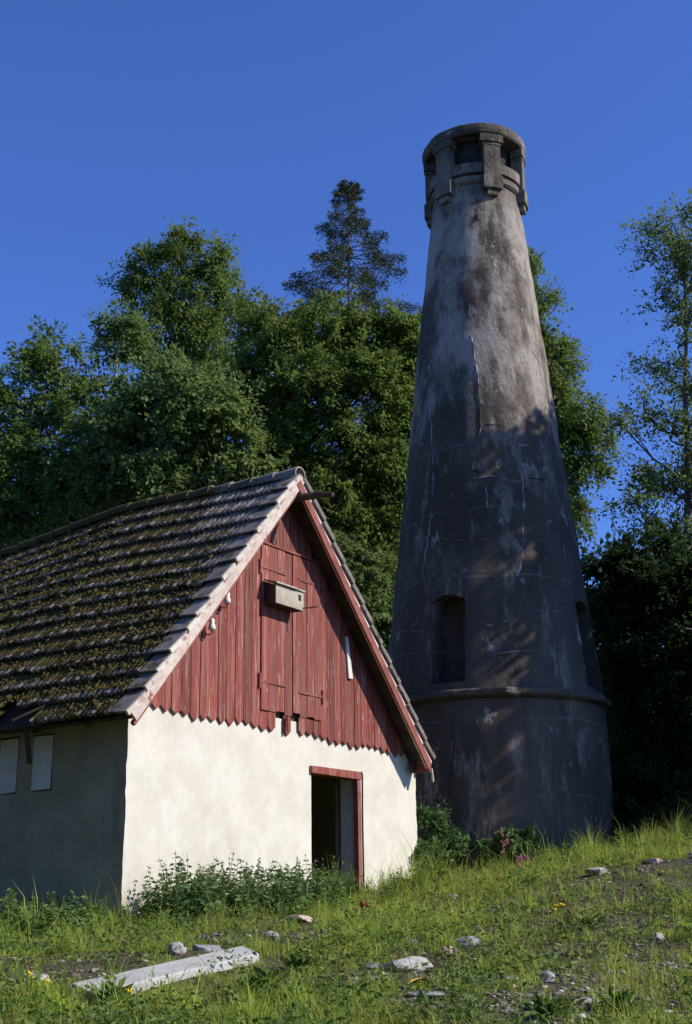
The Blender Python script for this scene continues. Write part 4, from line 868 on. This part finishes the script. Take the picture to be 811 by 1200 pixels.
m_, t_, p_ = new_mat('gravel'); a_ = t_.nodes.new('ShaderNodeAttribute'); a_.attribute_name = 'rnd'
c_ = mixc(t_, ramp(t_, a_.outputs['Fac'], .1, .7), (.11, .090, .072), (.24, .21, .18)); c_ = mixc(t_, ramp(t_, a_.outputs['Fac'], .86, .97), c_, (.48, .45, .40)); t_.links.new(c_, p_.inputs['Base Color']); p_.inputs['Roughness'].default_value = .9
M['gravel'] = m_
V, T, A = pebbles(13000, .003, .036); o = np_mesh('gravel', V, T, M['gravel'], None, A); tag(o, 'loose grey gravel and rubble showing through the grass', 'gravel', None, 'stuff')
# fallen slab --------------------------------------------------------------
mb = MB(); c0 = sum(SLAB, Vector()) / 4; n = 14; rows = []
for i in range(n + 1):
    f = i / n; a = SLAB[0].lerp(SLAB[1], f); b = SLAB[3].lerp(SLAB[2], f); j = [Vector((0, random.uniform(-.03, .03), 0)) for _ in range(2)]
    zt = max(float(ground_z(a.x, a.y)), float(ground_z(b.x, b.y)))
    a = a + j[0] * .3; b = b + j[1] * .6
    rows.append((a, b))
for a, b in rows: mb.v += [tuple(a - c0), tuple(b - c0), tuple(b - c0 - Vector((0, 0, .24))), tuple(a - c0 - Vector((0, 0, .24)))]
for i in range(n):
    for k in range(4): mb.f.append((i * 4 + (k + 1) % 4, i * 4 + k, i * 4 + 4 + k, i * 4 + 4 + (k + 1) % 4))
mb.f += [(0, 1, 2, 3), (n * 4 + 3, n * 4 + 2, n * 4 + 1, n * 4)]
o = mb.build('concrete_slab', M['slab'], None, bevel=.012); o.location = c0; tag(o, 'long pale concrete slab lying in the grass at lower left', 'slab')
# stones --------------------------------------------------------------------
def stone(px, py, wpx, hpx, mat, label, seed, flat=.6, deep=.8):
    p = on_ground(px, py); k = p.y / F_PX; wx, hz = wpx * k / 2, hpx * k; rnd = random.Random(seed)
    bm = bmesh.new(); bmesh.ops.create_icosphere(bm, subdivisions=3, radius=1)
    A = np.array([tuple(v.co) for v in bm.verts]); cuts = [np.array([rnd.gauss(0, 1), rnd.gauss(0, 1), rnd.gauss(0, .8)]) for _ in range(11)]
    for c in cuts:
        c /= np.linalg.norm(c); dd = A @ c; lim = rnd.uniform(.55, .85); A = A - np.clip(dd - lim, 0, None)[:, None] * c[None]
    A += vnoise(A * 3 + seed, seed)[:, None] * A * .05
    A *= np.array([wx * 1.15, wx * deep * 1.15, max(hz * .75, .02)])
    for v, q in zip(bm.verts, A): v.co = q
    me = bpy.data.meshes.new('stone'); bm.to_mesh(me); bm.free()
    o = link('stone', me, mat); o.location = p + Vector((0, 0, hz * .25)); o.rotation_euler = (rnd.uniform(-.1, .1), rnd.uniform(-.1, .1), rnd.uniform(-.3, .3))
    tag(o, label, 'stone', 'stones lying in the grass')
for i, a in enumerate(STONES):
    stone(a[0], a[1], a[2], a[3], M[a[4]], a[5], 100 + i)
# herbs -----------------------------------------------------------------------
def herb(name, label, cat, p, stems, h, spread, leaf, mat, per=14, wr=.5, seed=0, group=None, up=.0, flower=None, fl_n=0):
    rng = np.random.default_rng(seed); rnd = random.Random(seed); p = Vector(p); t = empty(name, p); tag(t, label, cat, group); mb = MB(); C, D, S = [], [], []; fl = MB()
    for _ in range(stems):
        a = rnd.uniform(0, 6.28); r = spread * math.sqrt(rnd.random()); b = Vector((r * math.cos(a), r * math.sin(a), 0)); b.z = float(ground_z(p.x + b.x, p.y + b.y)) - p.z - .02
        hh = h * rnd.uniform(.55, 1.1) * (1 - .3 * r / max(spread, .01)); ln = Vector((rnd.gauss(0, .12), rnd.gauss(0, .12), 1)) * hh; pts = [b, b + ln * .5 + Vector((rnd.gauss(0, .01), rnd.gauss(0, .01), 0)), b + ln]
        mb.tube(pts, [.006, .004, .002], 4, False)
        for k in range(per):
            f = (k + .5) / per; f = .12 + .88 * f; q = b + ln * f; aa = k * 2.4 + rnd.uniform(-.4, .4)
            for _s in (0, math.pi):
                d = Vector((math.cos(aa + _s), math.sin(aa + _s), up + rnd.uniform(-.55, .25))); C.append(tuple(q)); D.append(tuple(d)); S.append(leaf * (1.15 - .75 * f) * rnd.uniform(.7, 1.25))
        if flower:
            for k in range(fl_n):
                q = b + ln * (1 - .03 * k) + Vector((rnd.gauss(0, .012), rnd.gauss(0, .012), 0)); s = .014
                fl.add([q + Vector((s, 0, 0)), q + Vector((0, s, .004)), q + Vector((-s, 0, 0)), q + Vector((0, -s, .004)), q + Vector((0, 0, s)), q - Vector((0, 0, s))], [(0, 1, 4), (1, 2, 4), (2, 3, 4), (3, 0, 4), (1, 0, 5), (2, 1, 5), (3, 2, 5), (0, 3, 5)])
    mb.build('stems', M['stem'], t)['kind'] = 'stuff'
    V, T, A = leaves(np.array(C), np.array(D), np.array(S), wr, .12, rng); np_mesh('leaves', V, T, mat, t, A)['kind'] = 'stuff'
    if flower: fl.build('flowers', flower, t)['kind'] = 'stuff'
    return t
def foot(s, o):     # ground point o metres in front of the gable
    q = hw(s, -o, 0); return (q.x, q.y, float(ground_z(q.x, q.y)))
def lfoot(t, o):    # ground point in front of the long wall
    q = hw(-o, t, 0); return (q.x, q.y, float(ground_z(q.x, q.y)))
GN = 'nettles along the shed wall'
for i, (p, st, h, sp, lab) in enumerate([(foot(.30, .55), 60, .74, .36, 'dense nettle clump at the front corner of the shed'), (foot(.90, .60), 60, .72, .38, 'tall nettle clump right of the corner clump under the plaster wall'), (foot(1.65, .60), 50, .66, .40, 'nettle clump in the middle of the plaster wall left of the doorway'), (foot(2.40, .60), 48, .70, .40, 'nettle clump nearest the doorway on its left'), (lfoot(.15, .75), 40, .42, .42, 'low nettles in front of the shaded long wall beside the corner'), (lfoot(.9, .75), 40, .46, .45, 'low nettles in front of the shaded long wall below the boarded openings'), (lfoot(1.7, .8), 40, .46, .45, 'low nettles in front of the long wall at the left edge of the view')]):
    herb('nettle_clump', lab, 'nettles', p, st, h, sp, .12, M['nettle'], 12, .5, 200 + i, GN)
GW = 'tall weeds by the doorway'
for i, (p, st, h, sp, lab) in enumerate([(foot(3.30, .45), 22, .62, .25, 'feathery green weeds at the left of the open doorway'), (foot(4.0, .5), 18, .40, .25, 'low feathery weeds in front of the door opening'), (foot(4.75, .45), 22, .52, .28, 'weedy clump right of the door jamb'), (foot(5.5, .4), 22, .62, .25, 'tall weedy clump at the right corner of the shed')]):
    herb('weed_clump', lab, 'weeds', p, st, h, sp, .075, M['weed'], 17, .4, 230 + i, GW, .4)
GD = 'broad leaved docks in the grass'
for i, (px, py, st, h, lf, lab) in enumerate([(135, 1178, 3, .16, .17, 'upright broad-leaved dock in front of the fallen slab'), (310, 1165, 5, .13, .20, 'spreading dock plant right of the slab at the bottom'), (690, 1090, 3, .15, .16, 'dock plant with one pale upright leaf at right centre'), (625, 1040, 3, .15, .14, 'dock plant just below the pink flowers'), (735, 1190, 4, .15, .17, 'dock plant at the bottom right corner'), (640, 1195, 4, .12, .17, 'dock plant at the bottom edge right of centre'), (400, 1110, 4, .14, .14, 'dock plant in the grass below the doorway'), (350, 1140, 4, .14, .15, 'dock plant between the slab end and the large flat stone')]):
    herb('dock_plant', lab, 'weed', on_ground(px, py), st, h, .07, lf, M['weed'], 4, .38, 250 + i, GD, 1.0)
GF = 'flowering plants'
for i, (px, py, st, h, fm, lab) in enumerate([(590, 1022, 4, .62, 'pink', 'tall pink fireweed in front of the tower foot'), (615, 1030, 4, .36, 'pink', 'short pink fireweed right of the tall one'), (655, 1068, 3, .10, 'yellow', 'small yellow flowers in the middle of the right grass'), (40, 1180, 4, .24, 'yellow', 'yellow flowers at the bottom left corner'), (50, 1098, 3, .34, 'yellow', 'yellow flowers under the shaded long wall'), (150, 1176, 3, .16, 'yellow', 'yellow flowers next to the dock in front of the slab'), (425, 1085, 4, .26, 'redweed', 'rusty red seed heads below the doorway')]):
    herb('flowering_plant', lab, 'flowers', on_ground(px, py), st, h, .06, .05, M['weed'], 8, .35, 270 + i, GF, .3, M[fm], 6)
for (px, py, rz, lab) in ((492, 1158, .5, 'curled yellow dead leaf lying left of the flat grey stone'), (668, 1082, -.4, 'orange dead leaf lying in the right grass')):
    p = on_ground(px, py); mb = MB(); n = 6
    for i in range(n + 1):
        f = i / n; wd = .028 * math.sin(math.pi * min(.97, f + .03)) + .002; z = .03 + .03 * math.sin(f * 3)
        mb.v += [((f - .5) * .17, -wd, z), ((f - .5) * .17, 0, z - .012), ((f - .5) * .17, wd, z)]
    for i in range(n): mb.f += [(3 * i, 3 * i + 3, 3 * i + 4, 3 * i + 1), (3 * i + 1, 3 * i + 4, 3 * i + 5, 3 * i + 2)]
    o = mb.build('dead_leaf', M['deadleaf'], None, smooth=True); o.location = p; o.rotation_euler = (0, 0, rz); tag(o, lab, 'leaf', 'dead leaves on the ground')
